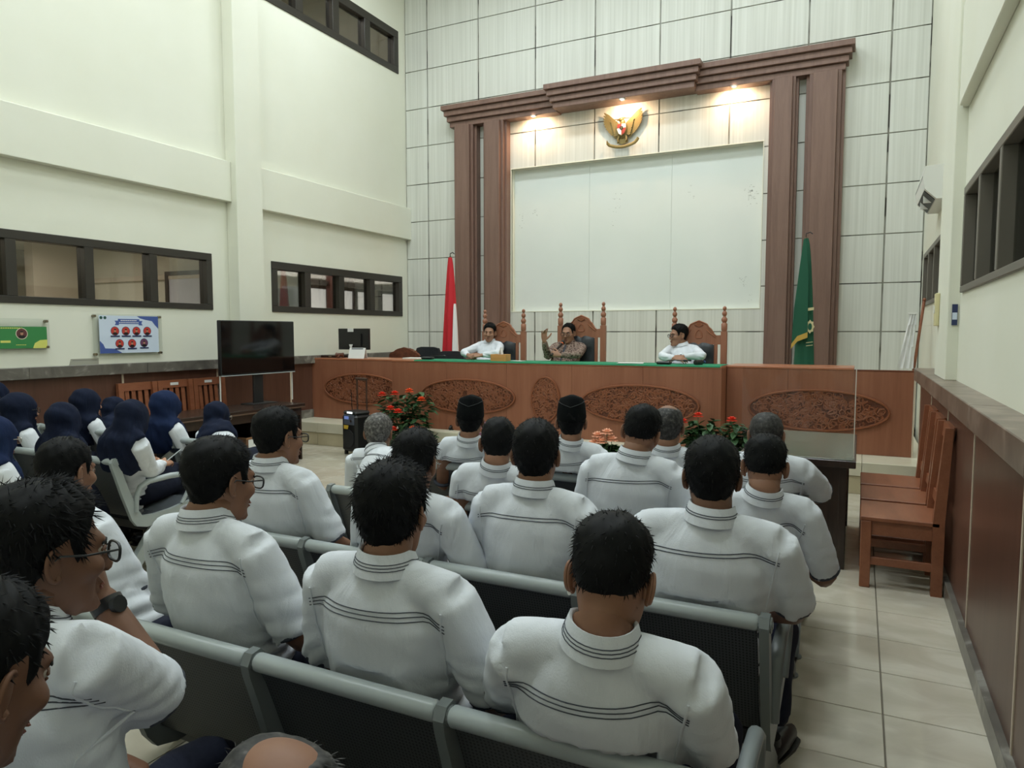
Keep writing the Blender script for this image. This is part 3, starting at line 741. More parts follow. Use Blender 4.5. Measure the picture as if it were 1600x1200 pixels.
# ------------------------------------------------------------------ judges' chairs
def judge_chair(x, y, top, label, tint=0):
    t = thing('judge_chair', label, 'chair', (x, y, ST), PI, 'carved high-backed chairs behind the bench')
    # built facing +y in its own frame, then turned round
    W = .30; T = top - ST; zc = T - .30
    prof = [(.030, 0), (.036, .02), (.036, .09), (.022, .105), (.034, .125), (.036, .15), (.020, .172), (.016, .18), (.028, .20), (.030, .222), (.016, .244), (.012, .25), (.022, .262), (.024, .28), (.014, .298), (.003, .303)]
    for sx in (-1, 1):
        box_obj('back_post', (sx * W - .036, -.03, 0), (sx * W + .036, .03, zc), M_judgewood, t, 0.006)
        fm = MB(); fm.lathe([(r, z) for r, z in prof], 14, (sx * W, 0, zc)); fm.build('finial', M_judgewood, t, 50)
    # crest board
    out = [(-W + .03, zc - .16), (-W + .03, zc - .045), (-.21, zc - .05), (-.185, zc - .03), (-.15, zc + .03), (-.12, zc + .055), (-.10, zc + .09), (-.06, zc + .11), (0, zc + .135)]
    out = out + [(-a, b_) for a, b_ in out[-2::-1]]
    MB().prism(out, -.018, .018).build('crest_board', M_judgewood, t, 30)
    cv = MB()
    for k in range(7):
        a = (k - 3) / 3 * 1.0
        cv.tube([(0, .022, zc + .055), (.055 * math.sin(a), .026, zc + .055 + .055 * math.cos(a))], [.006, .014], 8, (0, 1, 0))
    edge = [(a, .018, b_ - .006) for a, b_ in out[2:-2]]
    cv.tube(edge, .009, 6, (0, 1, 0))
    cv.tube([(.042 * math.cos(2 * PI * i / 14), .02, zc - .045 + .048 * math.sin(2 * PI * i / 14) - .012 * (math.cos(4 * PI * i / 14))) for i in range(14)], .007, 6, (0, 1, 0), False, 0, True)
    for sx in (-1, 1): cv.tube([(sx * .09, .018, zc + .02), (sx * .13, .02, zc - .02), (sx * .19, .02, zc - .065), (sx * .21, .018, zc - .08)], [.006, .009, .008, .004], 6, (0, 1, 0))
    cv.build('crest_carving', mat('carved_chair_relief', (156, 98, 70), .4), t, 60)
    # inner rails and tufted leather
    for sx in (-1, 1): box_obj('inner_stile', (sx * .205 - .02, -.016, .42), (sx * .205 + .02, .016, zc - .13), M_judgewood, t, 0.004)
    box_obj('lower_rail', (-W, -.016, .42), (W, .016, .50), M_judgewood, t, 0.004)
    lb = MB(); nx, nz = 15, 21; z0, z1 = .46, zc - .13; v = []; f = []
    for j in range(nz):
        for i in range(nx):
            u, w = i / (nx - 1) * 2 - 1, j / (nz - 1)
            x = u * .185; z = z0 + w * (z1 - z0) - max(0, w - .85) / .15 * .035 * u * u
            d = .030 * (1 - u ** 6) * (1 - abs(2 * w - 1) ** 8)
            d += -.016 * (max(0, math.cos(u * PI * 1.5) * math.cos((w * 4.2) * PI))) ** 3
            v.append((x, .016 + d, z))
    for j in range(nz - 1):
        for i in range(nx - 1): f.append((j * nx + i, j * nx + i + 1, (j + 1) * nx + i + 1, (j + 1) * nx + i))
    k = len(v); v += [(a[0], -.014, a[2]) for a in (v[0], v[nx - 1], v[-1], v[-nx])]
    f.append((k, k + 3, k + 2, k + 1))
    rim = [j * nx for j in range(nz)] + [(nz - 1) * nx + i for i in range(1, nx)] + [j * nx + nx - 1 for j in range(nz - 2, -1, -1)] + [i for i in range(nx - 2, 0, -1)]
    lb.add(v, f)
    back = lb.build('leather_back', M_leather, t, 60)
    bt = MB()
    for (bx, bw) in ((-.09, .25), (.09, .25), (0, .42), (-.09, .6), (.09, .6), (0, .78)): bt.ell((bx, .042, z0 + bw * (z1 - z0)), (.009, .005, .009), 8, 5)
    bt.build('buttons', M_leather, back, 60)
    box_obj('seat', (-.28, .0, .40), (.28, .50, .50), M_leather, t, 0.03)
    for sx in (-1, 1):
        a = MB(); a.tube([(sx * .29, .02, .70), (sx * .30, .2, .715), (sx * .30, .42, .70), (sx * .30, .47, .68)], [(.022, .018), (.028, .018), (.026, .018), (.014, .014)], 8)
        a.bar((sx * .30, .42, .40), (sx * .30, .42, .69), .02); a.build('armrest', M_judgewood, t, 50)
        MB().lathe([(.018, 0), (.026, .03), (.018, .12), (.03, .2), (.028, .40)], 12, (sx * .26, .46, 0)).build('front_leg', M_judgewood, t, 50)
    return t
judge_chair(-4.46, 8.80, 1.915, 'carved high-backed chair behind the man in white beside the red flag')
judge_chair(-3.31, 8.80, 1.99, 'carved high-backed chair behind the man with the microphone, tallest of the three')
judge_chair(-1.78, 8.80, 1.91, 'carved high-backed chair behind the man in spectacles and white shirt nearest the green flag')

# things lying on the bench
def on_desk(u, v): return at_y(u, v, 8.0)
tb = thing('tissue_box', 'square light wooden tissue box on the green cloth', 'box', (-4.12, 8.03, TZ))
bxm = MB()
for a, b_ in (((-.11, -.07, 0), (.11, -.06, .088)), ((-.11, .06, 0), (.11, .07, .088)), ((-.11, -.06, 0), (-.10, .06, .088)), ((.10, -.06, 0), (.11, .06, .088)), ((-.10, -.06, 0), (.10, .06, .07))): bxm.box2(a, b_, .002)
bxm.build('wooden_case', mat('light_oak', (196, 138, 76), .45, build=wood([(.35, (184, 126, 66)), (.7, (206, 150, 88))], axis='x', nscale=10)), tb, 30, False)
tm = MB(); v = []
for k in range(9):
    u = k / 8; v.append((-.05 + .1 * u, .01 * math.sin(k * 2.1), .07)); v.append((-.02 + .055 * u + .01 * math.sin(k), .018 * math.sin(k * 2.1 + 1), .13 + .05 * math.sin(u * PI)))
tm.add(v, [(2 * k, 2 * k + 2, 2 * k + 3, 2 * k + 1) for k in range(8)]); tm.build('tissue', M_paper, tb, 60)
def papers(x, y, rz, w, d, label, n=3):
    t = thing('paper_sheets', label, 'paper', (x, y, TZ), rz)
    for k in range(n): MB().box((.004 * k, -.003 * k, .002 + .0025 * k), (w, d, .002), 0, (.03 * k, 'Z')).build('sheet', M_paper, t, 0, False)
papers(-2.44, 8.12, .2, .30, .20, 'white papers on the green cloth between the two men on the right')
papers(-3.92, 8.12, -.3, .18, .10, 'small white paper on the green cloth beside the wooden tissue box', 2)
bk = thing('document_folder', 'white folder lying on the bare desktop near the far end of the green cloth', 'folder', (-5.6, 8.3, 1.2265))
MB().box((0, 0, .008), (.30, .22, .016), .003).build('cover', M_white, bk, 30, False); MB().box((.0, 0, .008), (.302, .2, .008)).build('pages', M_paper, bk, 0, False)
def desk_mic(x, y, rz, label):
    t = thing('desk_microphone', label, 'microphone', (x, y, TZ), rz)
    MB().box((0, 0, .018), (.16, .11, .034), .012).build('base', M_black, t, 30, False)
    MB().tube([(0, .02, .03), (.05, .02, .045), (.16, .0, .05), (.22, -.01, .048)], .006, 6).build('gooseneck', M_black, t, 60)
    MB().ell((.245, -.012, .047), (.03, .014, .014), 10, 6).build('capsule', M_black, t, 60)
desk_mic(-5.28, 8.12, .2, 'black desk microphone lying by the foot of the red and white flag')
desk_mic(-2.02, 8.06, .0, 'black desk microphone lying before the man in spectacles nearest the green flag')
cupw = thing('water_bottle', 'small bottle with blue cap lying before the man in spectacles', 'bottle', (-1.62, 8.08, TZ + .03), 1.2)
MB().tube([(-.09, 0, 0), (-.085, 0, 0), (.04, 0, 0), (.06, 0, 0), (.075, 0, 0)], [.01, .028, .028, .014, .012], 12).build('body', M_black, cupw, 50)
MB().tube([(.072, 0, 0), (.1, 0, 0)], .017, 12).build('cap', mat('blue_cap', (52, 70, 120), .4), cupw, 50)
# left wing: monitor, calendar, gavel, office chairs
mn = thing('monitor', 'back of a black computer monitor on the far wing of the bench', 'monitor', (-6.93, 8.62, 1.215), 0)
MB().prism([(-.285, .12), (.285, .12), (.285, .44), (-.285, .44)], -.025, .02).build('housing', M_black, mn, 30)
MB().prism([(-.16, .17), (.16, .17), (.16, .36), (-.16, .36)], -.05, -.024).build('rear_cover', M_black, mn, 30)
sc_ = MB().box((0, .0215, .28), (.53, .003, .29)); sc_.build('screen', M_black_gloss, mn, 0, False)
MB().box((0, -.0, .07), (.06, .03, .14), .006).build('stand', M_black, mn, 30, False); MB().box((0, 0, .008), (.24, .17, .016), .006).build('foot', M_black, mn, 30, False)
MB().box((-.05, -.0265, .415), (.11, .003, .05)).build('paper_label', M_paper, mn, 0, False); MB().prism([(-.06, .20), (.01, .20), (-.02, .13), (-.035, .13)], -.053, -.05).build('white_tag', M_paper, mn, 0)
ca = thing('desk_calendar', 'white standing desk calendar on the far wing of the bench', 'calendar', (-6.63, 8.32, 1.215), .05)
MB().add([(-.14, -.05, 0), (.14, -.05, 0), (.14, -.002, .155), (-.14, -.002, .155), (-.14, -.047, 0), (.14, -.047, 0), (.14, .001, .153), (-.14, .001, .153)], [(0, 1, 2, 3), (7, 6, 5, 4), (0, 4, 5, 1), (1, 5, 6, 2), (2, 6, 7, 3), (3, 7, 4, 0)]).build('front_leaf', M_paper, ca, 0)
MB().add([(-.14, .05, 0), (.14, .05, 0), (.14, .002, .155), (-.14, .002, .155), (-.14, .047, 0), (.14, .047, 0), (.14, -.001, .153), (-.14, -.001, .153)], [(0, 1, 2, 3), (7, 6, 5, 4), (0, 4, 5, 1), (1, 5, 6, 2), (2, 6, 7, 3), (3, 7, 4, 0)]).build('rear_leaf', M_paper, ca, 0)
dm = MB()
for r in range(5):
    for c in range(7): dm.box((-.09 + .03 * c, -.0515 + .0096 * (1 + r) * 1.0 + .002, .028 + r * .02), (.014, .002, .006), 0, (-.3, 'X'))
dm.build('date_marks', mat('grey_print', (120, 124, 130), .8), ca, 0, False, kind='stuff')
MB().box((0, -.008, .142), (.2, .003, .016), 0, (-.3, 'X')).build('heading_band', mat('grey_print', (120, 124, 130), .8), ca, 0, False)
gv = thing('gavel', 'small brown wooden gavel lying on the far wing of the bench', 'gavel', (-7.0, 8.36, 1.215), .4)
MB().tube([(-.06, 0, .045), (-.05, 0, .045), (-.03, 0, .045), (.03, 0, .045), (.05, 0, .045), (.06, 0, .045)], [.03, .036, .028, .028, .036, .03], 12).build('head', M_carve, gv, 50)
MB().bar((0, .0, .04), (.03, -.2, .02), .010).build('handle', M_carve, gv, 50)
MB().lathe([(.05, 0), (.055, .008), (.05, .016)], 16).build('sound_block', M_carve, gv, 40)
dv = thing('desk_unit', 'low dark brown writing case on the far wing of the bench', 'case', (-7.18, 8.45, 1.215), .1)
MB().box((0, 0, .02), (.34, .22, .04), .008).build('case', M_darkwood, dv, 30, False); MB().box((0, -.11, .022), (.05, .004, .012)).build('clasp', M_brass, dv, 0, False)
cc = thing('carved_chair', 'carved rounded crest of a wooden chair behind the far wing of the bench', 'chair', (-6.28, 9.0, ST), PI)
out = [(-.27, .62), (-.27, .93), (-.24, .965), (-.18, .985), (-.12, 1.02), (-.06, 1.035), (0, 1.05)]; out = out + [(-a, b_) for a, b_ in out[-2::-1]]
MB().prism(out, -.025, .02).build('back', M_carve, cc, 30)
rl = MB(); scroll_relief(rl, .23, .09, 0, 60, random.Random(9)); rl.v = [v_ + np.array((0, -.03, .95)) for v_ in rl.v]; rl.build('scrollwork', M_carve_hi, cc, 60, kind='stuff')
rim = MB(); rim.tube([(a, -.026, b_ - .012) for a, b_ in out[1:-1]], .012, 6, (0, 1, 0)); rim.build('rim', M_carve_hi, cc, 60)
box_obj('seat', (-.25, 0, .40), (.25, .46, .47), M_carve, cc, .01)
for sx in (-1, 1):
    for yy in (0, .42): MB().lathe([(.018, 0), (.024, .2), (.028, .4)], 10, (sx * .22, yy, 0)).build('leg', M_carve, cc, 50)
    box_obj('back_post', (sx * .24 - .02, -.02, .4), (sx * .24 + .02, .02, .66), M_carve, cc, .004)
def office_chair(x, y, top, label, w=.24):
    t = thing('office_chair', label, 'chair', (x, y, ST), PI)
    out = [(-w, top - .42 - ST), (-w * 1.02, top - .12 - ST), (-w * .85, top - .02 - ST), (-w * .5, top - ST)]; out = out + [(-a, b_) for a, b_ in out[::-1]]
    bk_ = MB(); bk_.prism(out, -.05, .0); bk_.build('backrest', M_leather, t, 50)
    box_obj('seat', (-w, .02, .40), (w, .48, .48), M_leather, t, .03)
    MB().bar((0, .24, .08), (0, .24, .41), .025).build('column', M_darkmetal, t, 50)
    for k in range(5):
        a = 2 * PI * k / 5; MB().tube([(0, .24, .09), (.28 * math.cos(a), .24 + .28 * math.sin(a), .05)], [.022, .016], 6).build('base_leg', M_black, t, 50)
        MB().ell((.28 * math.cos(a), .24 + .28 * math.sin(a), .028), (.02, .02, .028), 8, 6).build('caster', M_black, t, 60)
    MB().tube([(-w * .2, -.05, top - .3 - ST), (-w * .1, -.06, .5), (0, .1, .42)], [(.03, .012)] * 3, 6).build('back_bracket', M_black, t, 50)
office_chair(-5.55, 9.15, 1.315, 'black padded office chair behind the bench, beside the foot of the red flag')
office_chair(-6.35, 9.75, 1.36, 'black office chair back behind the carved chair crest on the far wing')

# ------------------------------------------------------------------ flags
def flag(name, label, x, y, z_top, cols, drape, parts, wide):
    t = thing(name, label, 'flag', (x, y, ST))
    H = z_top - ST
    MB().lathe([(.17, 0), (.175, .02), (.06, .05), (.03, .08)], 20).build('stand', M_darkwood, t, 40)
    MB().bar((0, 0, .05), (0, 0, H + .02), .014, 10).build('pole', mat('pole_timber', (120, 92, 74), .4), t, 50)
    MB().tube([(0, 0, H + .02), (.0, 0, H + .06), (.05, -.01, H + .075), (.08, -.01, H + .05)], .007, 6).build('hook', M_darkmetal, t, 50)
    return t, H
fl, H = flag('national_flag', 'red and white flag hanging from a pole beside the far pilaster', -5.78, 9.55, 2.76, None, None, None, None)
def drape(mb_fn, H, zlow, prof, folds, seed, nz=26, nt=34, split=None):
    """hanging cloth: closed pleated tube, prof(w)->(left,right,depth) half extents at fraction w from top"""
    rnd = random.Random(seed); ph = [rnd.uniform(0, 6) for _ in range(4)]
    v = []; f = []
    for j in range(nz):
        w = j / (nz - 1); z = H - w * (H - zlow); L, R_, D = prof(w)
        for i in range(nt):
            a = 2 * PI * i / nt
            pl = 1 + (.20 * math.sin(folds * a + ph[0] + w * 1.5) + .08 * math.sin(2 * folds * a + ph[1])) * min(1, w * 3)
            cx = (R_ - L) / 2; hw = (R_ + L) / 2
            v.append((cx + hw * math.cos(a) * (1 + .05 * math.sin(3 * a + ph[2])), D * math.sin(a) * pl - D * .2 * math.cos(folds * a + ph[3]), z))
    for j in range(nz - 1):
        for i in range(nt):
            k = (i + 1) % nt; f.append((j * nt + i, j * nt + k, (j + 1) * nt + k, (j + 1) * nt + i))
    f.append(tuple(range(nt))); f.append(tuple((nz - 1) * nt + i for i in range(nt - 1, -1, -1)))
    return v, f
v, f = drape(None, H, .45, lambda w: (.03 + .13 * w ** .8, .03 + .13 * w ** .7, .02 + .08 * w ** .7), 5, 1)
MB().add(v, f).build('red_half', M_red, fl, 70)
v, f = drape(None, H - .72, .45, lambda w: (.012 + .045 * w ** .7, .012 + .05 * w ** .7, .02 + .05 * w ** .7), 3, 2)
MB().add(np.array(v) + (.105, -.045, 0), f).build('white_half', M_flagwhite, fl, 70)
gf, H = flag('green_flag', 'green flag with gold fringe and emblem on a pole between the near pilasters', -0.67, 9.9, 2.80, None, None, None, None)
v, f = drape(None, H, .40, lambda w: (.02 + .10 * w ** .7, .03 + .13 * w ** .6, .02 + .07 * w ** .7), 4, 6)
MB().add(v, f).build('cloth', M_flaggreen, gf, 70)
# front fold with fringe
pr = [(-.02, H - .02), (.02, H - .05), (.05, H - .5), (.06, H - 1.25), (-.13, H - 1.37), (-.11, H - .9), (-.06, H - .4)]
MB().prism(pr, -.115, -.10).build('front_fold', M_flaggreen, gf, 30)
fr = MB(); fr.prism([(.06, H - 1.20), (.06, H - 1.27), (-.06, H - 1.32), (-.135, H - 1.42), (-.13, H - 1.35), (-.06, H - 1.25)], -.122, -.112); fr.build('gold_fringe', M_goldcloth, gf, 30)
em = MB(); k = 16
em.prism([(.085 + (.042 if i % 2 else .055) * math.cos(2 * PI * i / k), H - 1.13 + (.07 if i % 2 else .09) * math.sin(2 * PI * i / k)) for i in range(k)], -.105, -.098)
em.build('emblem', mat('pale_gold_print', (206, 196, 150), .7), gf, 30)
em = MB(); em.prism([(.085 + .024 * math.cos(2 * PI * i / 14), H - 1.13 + .045 * math.sin(2 * PI * i / 14)) for i in range(14)], -.108, -.104); em.build('emblem_centre', M_flaggreen, gf, 30)
for zz, hh in ((-.93, .05), (-1.34, .012), (-1.38, .012)):
    MB().prism([(.045, H + zz), (.125, H + zz + .012), (.125, H + zz + .012 + hh * .7), (.045, H + zz + hh * .7)], -.105, -.099).build('lettering_band', mat('pale_gold_print', (206, 196, 150), .7), gf, 0)

# ------------------------------------------------------------------ television on the dark table, wooden chairs by the left wall
tt = thing('dark_table', 'low dark table with open compartments under the flat television', 'table', (-6.57, 5.95, 0))
box_obj('table_top', (-.30, -1.0, .675), (.32, .84, .71), M_darkwood, tt, .004)
box_obj('top_edging', (.30, -1.0, .66), (.325, .84, .675), mat('edge_wear', (96, 72, 56), .4), tt, .002)
box_obj('back_board', (-.28, -.96, .06), (-.26, .80, .675), M_darkwood, tt)
for y in (-.97, -.38, .21, .79): box_obj('divider', (-.28, y - .012, .0), (.29, y + .012, .675), M_darkwood, tt, .002)
box_obj('bottom_shelf', (-.28, -.96, .10), (.28, .80, .125), M_darkwood, tt)
box_obj('apron', (.27, -.96, .56), (.288, .80, .66), M_darkwood, tt, .002)
for k, (y, z, h, lab) in enumerate(((.04, .125, .26, 'brown archive box low in the dark table, behind the women'), (.34, .125, .19, 'brown archive box with two white labels, low in the far compartment of the dark table'),
                                    (.34, .317, .20, 'brown archive box with white label, upper one in the far compartment of the dark table'), (.62, .125, .34, 'tall brown archive box at the far end of the dark table'))):
    bx = thing('archive_box', lab, 'box', (-6.57 + .08, 5.95 + y, z), 0, 'archive boxes in the dark table')
    box_obj('carton', (-.18, -.12, 0), (.19, .12, h), mat('brown_card', (112, 78, 52), .7), bx, .004)
    box_obj('label_card', (.19, -.09, h * .55), (.193, .08, h * .9), M_paper, bx)
    box_obj('lid_rim', (-.184, -.124, h - .02), (.194, .124, h), mat('brown_card_edge', (140, 102, 70), .7), bx, .002)
tv = thing('television', 'large black flat-screen television on a post above the dark table', 'television', (-6.72, 6.50, .71))
box_obj('screen_housing', (-.04, -.60, .375), (.02, .60, 1.03), M_black, tv, .008)
box_obj('screen', (.0195, -.59, .395), (.0215, .59, 1.02), M_black_gloss, tv)
box_obj('chin_trim', (.005, -.60, .366), (.024, .60, .376), M_silver, tv, .002)
box_obj('post', (-.05, -.075, 0.0), (-.012, .075, .5), M_darkmetal, tv, .006)
box_obj('foot_plate', (-.12, -.2, 0), (.10, .2, .012), M_darkmetal, tv, .003)
box_obj('wall_bracket', (-.075, -.2, .5), (-.04, .2, .9), M_darkmetal, tv, .004)
for yy in (-.585, .585): box_obj('cable', (-.03, yy - .006, 0.0), (-.018, yy + .006, .38), M_white, tv)
def wood_chair(x, y, rz, label, tagged=True, group=None):
    """slatted wooden chair facing +y in its own frame; origin under the middle of the seat"""
    t = thing('wooden_chair', label, 'chair', (x, y, 0), rz, group)
    w, d = .24, .23
    box_obj('seat', (-w, -d + .03, .425), (w, d, .452), M_chairwood, t, .004)
    for sx in (-1, 1):
        box_obj('front_leg', (sx * (w - .03) - .03, d - .065, 0), (sx * (w - .03) + .03, d - .005, .425), M_chairwood, t, .004)
        p = MB(); p.prism([(-d + .005, 0), (-d + .065, 0), (-d + .068, .45), (-d + .025, 1.03), (-d - .02, 1.03), (-d + .005, .45)], sx * (w - .03) - .03, sx * (w - .03) + .03, 'yz'); p.build('rear_leg', M_chairwood, t, 20)
        box_obj('side_rail', (sx * (w - .03) - .014, -d + .05, .335), (sx * (w - .03) + .014, d - .05, .425), M_chairwood, t, .003)
        box_obj('side_stretcher', (sx * (w - .03) - .014, -d + .05, .145), (sx * (w - .03) + .014, d - .05, .195), M_chairwood, t, .003)
    box_obj('front_rail', (-w + .05, d - .05, .335), (w - .05, d - .022, .425), M_chairwood, t, .003)
    lean = .055 / .58
    def yb(z): return -d + .035 - (z - .45) * lean
    def rail(nm, z0, z1):
        q = MB(); q.prism([(yb(z0) - .014, z0), (yb(z0) + .014, z0), (yb(z1) + .014, z1), (yb(z1) - .014, z1)], -w + .05, w - .05, 'yz'); q.build(nm, M_chairwood, t, 20)
    rail('top_rail', .94, 1.03); rail('lower_back_rail', .53, .59)
    for k in range(4):
        xx = -.12 + .08 * k; q = MB(); q.prism([(yb(.58) - .006, .58), (yb(.58) + .006, .58), (yb(.95) + .006, .95), (yb(.95) - .006, .95)], xx - .024, xx + .024, 'yz'); q.build('back_slat', M_chairwood, t, 20)
    if tagged:
        q = MB(); q.box((0, yb(.985) + .0155, .985), (.11, .004, .032)); q.build('number_plate', M_paper, t, 0)
    return t
for k, (y, lab) in enumerate(((5.29, 'wooden slat chair by the wainscot, furthest from the television'), (5.78, 'middle wooden slat chair against the wainscot, white plate on its rail'), (6.27, 'wooden slat chair by the wainscot nearest the television, white plate on its rail'))):
    wood_chair(-7.13, y, -PI / 2, lab, k > 0, 'wooden chairs by the far wall')
for k, (y, lab) in enumerate(((5.11, 'nearest wooden slat chair in the row along the brown wainscot by the aisle'), (5.65, 'middle wooden slat chair of the three along the aisle wainscot'), (6.18, 'wooden slat chair of the aisle row furthest from the viewer, nearest the bench'))):
    wood_chair(0.265, y, PI / 2, lab, k < 2, 'wooden chairs along the aisle wall')

# black court table with clear screen at the aisle
bt_ = thing('black_table', 'dark wooden table at the aisle, grey wall reflection coloured into its top', 'table', (-.37, 5.78, 0))
box_obj('table_top', (-.38, -.66, .70), (.37, .72, .75), M_darkwood, bt_, .005)
box_obj('reflection_sheet', (-.36, -.64, .75), (.35, .70, .755), mat('table_reflection_grey', (112, 116, 104), .22), bt_, .002)  # thin sheet whose grey is the wall's reflection on the dark top
box_obj('end_panel', (-.33, -.60, 0), (.29, -.575, .70), M_darkwood, bt_, .003)
box_obj('end_panel', (-.33, .60, 0), (.29, .625, .70), M_darkwood, bt_, .003)
for sx in (-.34, .27):
    for yy in (-.615, .58): box_obj('leg', (sx, yy, 0), (sx + .05, yy + .05, .70), M_darkwood, bt_, .004)
box_obj('modesty_panel', (-.30, -.55, .25), (-.28, .60, .70), M_darkwood, bt_)
ac = thing('acrylic_screen', 'upright clear acrylic screen standing on the dark aisle table', 'screen', (-.38, 5.2, .756))
box_obj('sheet', (-.36, -.003, .0), (.36, .003, .60), M_acryl, ac)
box_obj('polished_edge', (.36, -.0035, .0), (.366, .0035, .60), mat('acrylic_edge', (214, 208, 198), .2), ac)
for sx in (-.25, .34): box_obj('foot', (sx - .02, -.08, 0), (sx + .03, .08, .02), M_acryl, ac)

# ------------------------------------------------------------------ portable speaker
ps = thing('portable_speaker', 'black portable speaker on wheels with pulled-out handle before the platform', 'speaker', (-5.90, 7.36, 0), -.25)
box_obj('cabinet', (-.155, -.13, .045), (.155, .13, .53), M_black, ps, .03)
box_obj('top_unit', (-.14, -.12, .525), (.14, .12, .575), M_darkmetal, ps, .02)
pn = box_obj('control_panel', (-.10, -.136, .40), (.12, -.128, .53), mat('panel_grey', (84, 90, 104), .4), ps, .004)
box_obj('display', (-.08, -.1385, .47), (.01, -.1355, .51), M_screen, pn); MB().tube([(.07, -.132, .455), (.07, -.15, .455)], .018, 12).build('knob', M_chrome, pn, 50)
box_obj('lit_strip', (-.04, -.125, .545), (.07, -.121, .57), emit('white_led', (.9, .95, 1), .9), ps)
MB().prism([(-.10, .34), (-.02, .34), (.0, .39), (-.10, .39)], -.133, -.128).build('yellow_sticker', mat('yellow_sticker', (214, 178, 62), .5), ps, 0)
gr = MB(); gr.lathe([(.115, 0), (.115, .008), (.10, .010), (.06, .014)], 24); gr.v = [np.stack([q[:, 0], -.131 - q[:, 2], .22 + q[:, 1]], 1) for q in gr.v]; gr.build('speaker_grille', mat('grille_black', (30, 31, 33), .6), ps, 40)
hd = MB(); hd.tube([(-.10, .09, .5), (-.10, .09, .98)], .012, 8); hd.tube([(.10, .09, .5), (.10, .09, .98)], .012, 8); hd.tube([(-.12, .09, .985), (.12, .09, .985)], [(.018, .018)] * 2, 8); hd.build('pull_handle', mat('handle_brown', (70, 48, 38), .4), ps, 50)
MB().bar((-.17, .06, .5), (-.19, .06, .80), .005).build('aerial', M_black, ps, 50)
for sx in (-.14, .14): MB().tube([(sx - .02, .10, .045), (sx + .02, .10, .045)], .045, 14).build('wheel', M_black, ps, 50)
for sx in (-.11, .11): box_obj('front_foot', (sx - .02, -.11, 0), (sx + .02, -.07, .05), M_black, ps, .004)
MB().tube([(-.16, .05, .08), (-.20, .02, .03), (-.23, .0, .012)], .006, 6).build('cable', M_black, ps, 60)

# ------------------------------------------------------------------ flowers before the bench
def flower_pot(x, y, z, label, spots, leaf_c, leaf_r, nleaf, petals, pr, seed, pot_r=.11, pot_h=.18, name='flower_pot', group=None):
    rnd = random.Random(seed)
    t = thing(name, label, 'plant', (x, y, z), 0, group)
    MB().lathe([(pot_r * .75, 0), (pot_r * .8, .01), (pot_r, pot_h), (pot_r * 1.08, pot_h + .005), (pot_r * 1.08, pot_h + .025), (pot_r * .9, pot_h + .025), (pot_r * .85, pot_h)], 18).build('pot', M_pot, t, 40)
    lf = MB()
    for _ in range(nleaf):
        k = rnd.randrange(len(leaf_c)); c = leaf_c[k]; R_ = leaf_r
        a, b_ = rnd.uniform(0, 2 * PI), math.acos(rnd.uniform(-1, 1)); rr = R_ * rnd.uniform(.45, 1)
        p = np.array(c) + rr * np.array((math.sin(b_) * math.cos(a), math.sin(b_) * math.sin(a) * .7, math.cos(b_)))
        s = rnd.uniform(.04, .07); d = np.array((math.cos(a), math.sin(a) * .8, rnd.uniform(-.6, .5))); d /= np.linalg.norm(d)
        sd = np.cross(d, (0, 0, 1)); sd /= np.linalg.norm(sd); up = np.cross(sd, d)
        lf.add([p - d * s, p - d * s * .2 + sd * s * .62 + up * s * .15, p + d * s * .5 + sd * s * .45, p + d * s * 1.1 - up * s * .2, p + d * s * .5 - sd * s * .45, p - d * s * .2 - sd * s * .62 + up * s * .15, p + d * s * .1 - up * s * .12],
               [(0, 1, 6), (1, 2, 6), (2, 3, 6), (3, 4, 6), (4, 5, 6), (5, 0, 6)])
    lf.build('foliage', M_leaf, t, 0, False, kind='stuff')
    st = MB()
    for c in leaf_c: st.tube([(0, 0, pot_h), (c[0] * .5, c[1] * .5, (pot_h + c[2]) / 2), c], [.012, .008, .005], 6)
    for (sx, sy, sz, mi) in spots: st.tube([(sx * .4, sy * .4, max(pot_h, sz - .25)), (sx * .9, sy * .9, sz - .06), (sx, sy, sz)], .004, 5)
    st.build('stems', M_leaf, t, 50, kind='stuff')
    for (sx, sy, sz, mi) in spots:
        fb = MB(); m2 = petals[mi]
        for ring, (np_, el, rl) in enumerate(((9, -.2, 1.0), (9, .35, .9), (6, .85, .75), (1, 1.5, .5))):
            for k in range(np_):
                a = 2 * PI * (k + .5 * ring) / np_ + rnd.uniform(-.15, .15); d = np.array((math.cos(a) * math.cos(el), math.sin(a) * math.cos(el), math.sin(el)))
                sd = np.cross(d, (0.01, 0, 1)); sd /= np.linalg.norm(sd) + 1e-9; up = np.cross(sd, d); L = pr * rl
                c = np.array((sx, sy, sz)); wv = L * .36
                fb.add([c + d * L * .15, c + d * L * .7 + sd * wv + up * .004, c + d * L + up * .002, c + d * L * .7 - sd * wv + up * .004, c + d * L * .6 - up * L * .1], [(0, 1, 4), (1, 2, 4), (2, 3, 4), (3, 0, 4), (0, 3, 2, 1)])
        fb.build('flower', m2, t, 0, False)
    return t
G = 'potted flowers before the bench'
flower_pot(-5.20, 7.48, 0, 'large bushy plant with orange-red flowers in a dark pot beside the portable speaker',
           [(-.30, -.1, .80, 0), (-.10, -.1, .82, 0), (.12, -.1, .86, 1), (.30, -.1, .76, 1), (-.10, -.2, .64, 0), (.03, -.22, .61, 0), (-.06, -.2, .38, 0), (.24, -.2, .40, 1), (-.30, -.18, .45, 0), (.1, -.24, .25, 0)],
           [(-.24, 0, .62), (.0, 0, .62), (.22, 0, .64), (-.12, -.04, .44), (.18, -.04, .42), (.05, -.06, .28), (.26, -.05, .26), (-.2, -.04, .28)], .21, 620, (M_petal_red, M_petal_or), .065, 11, .13, .14, group=G)
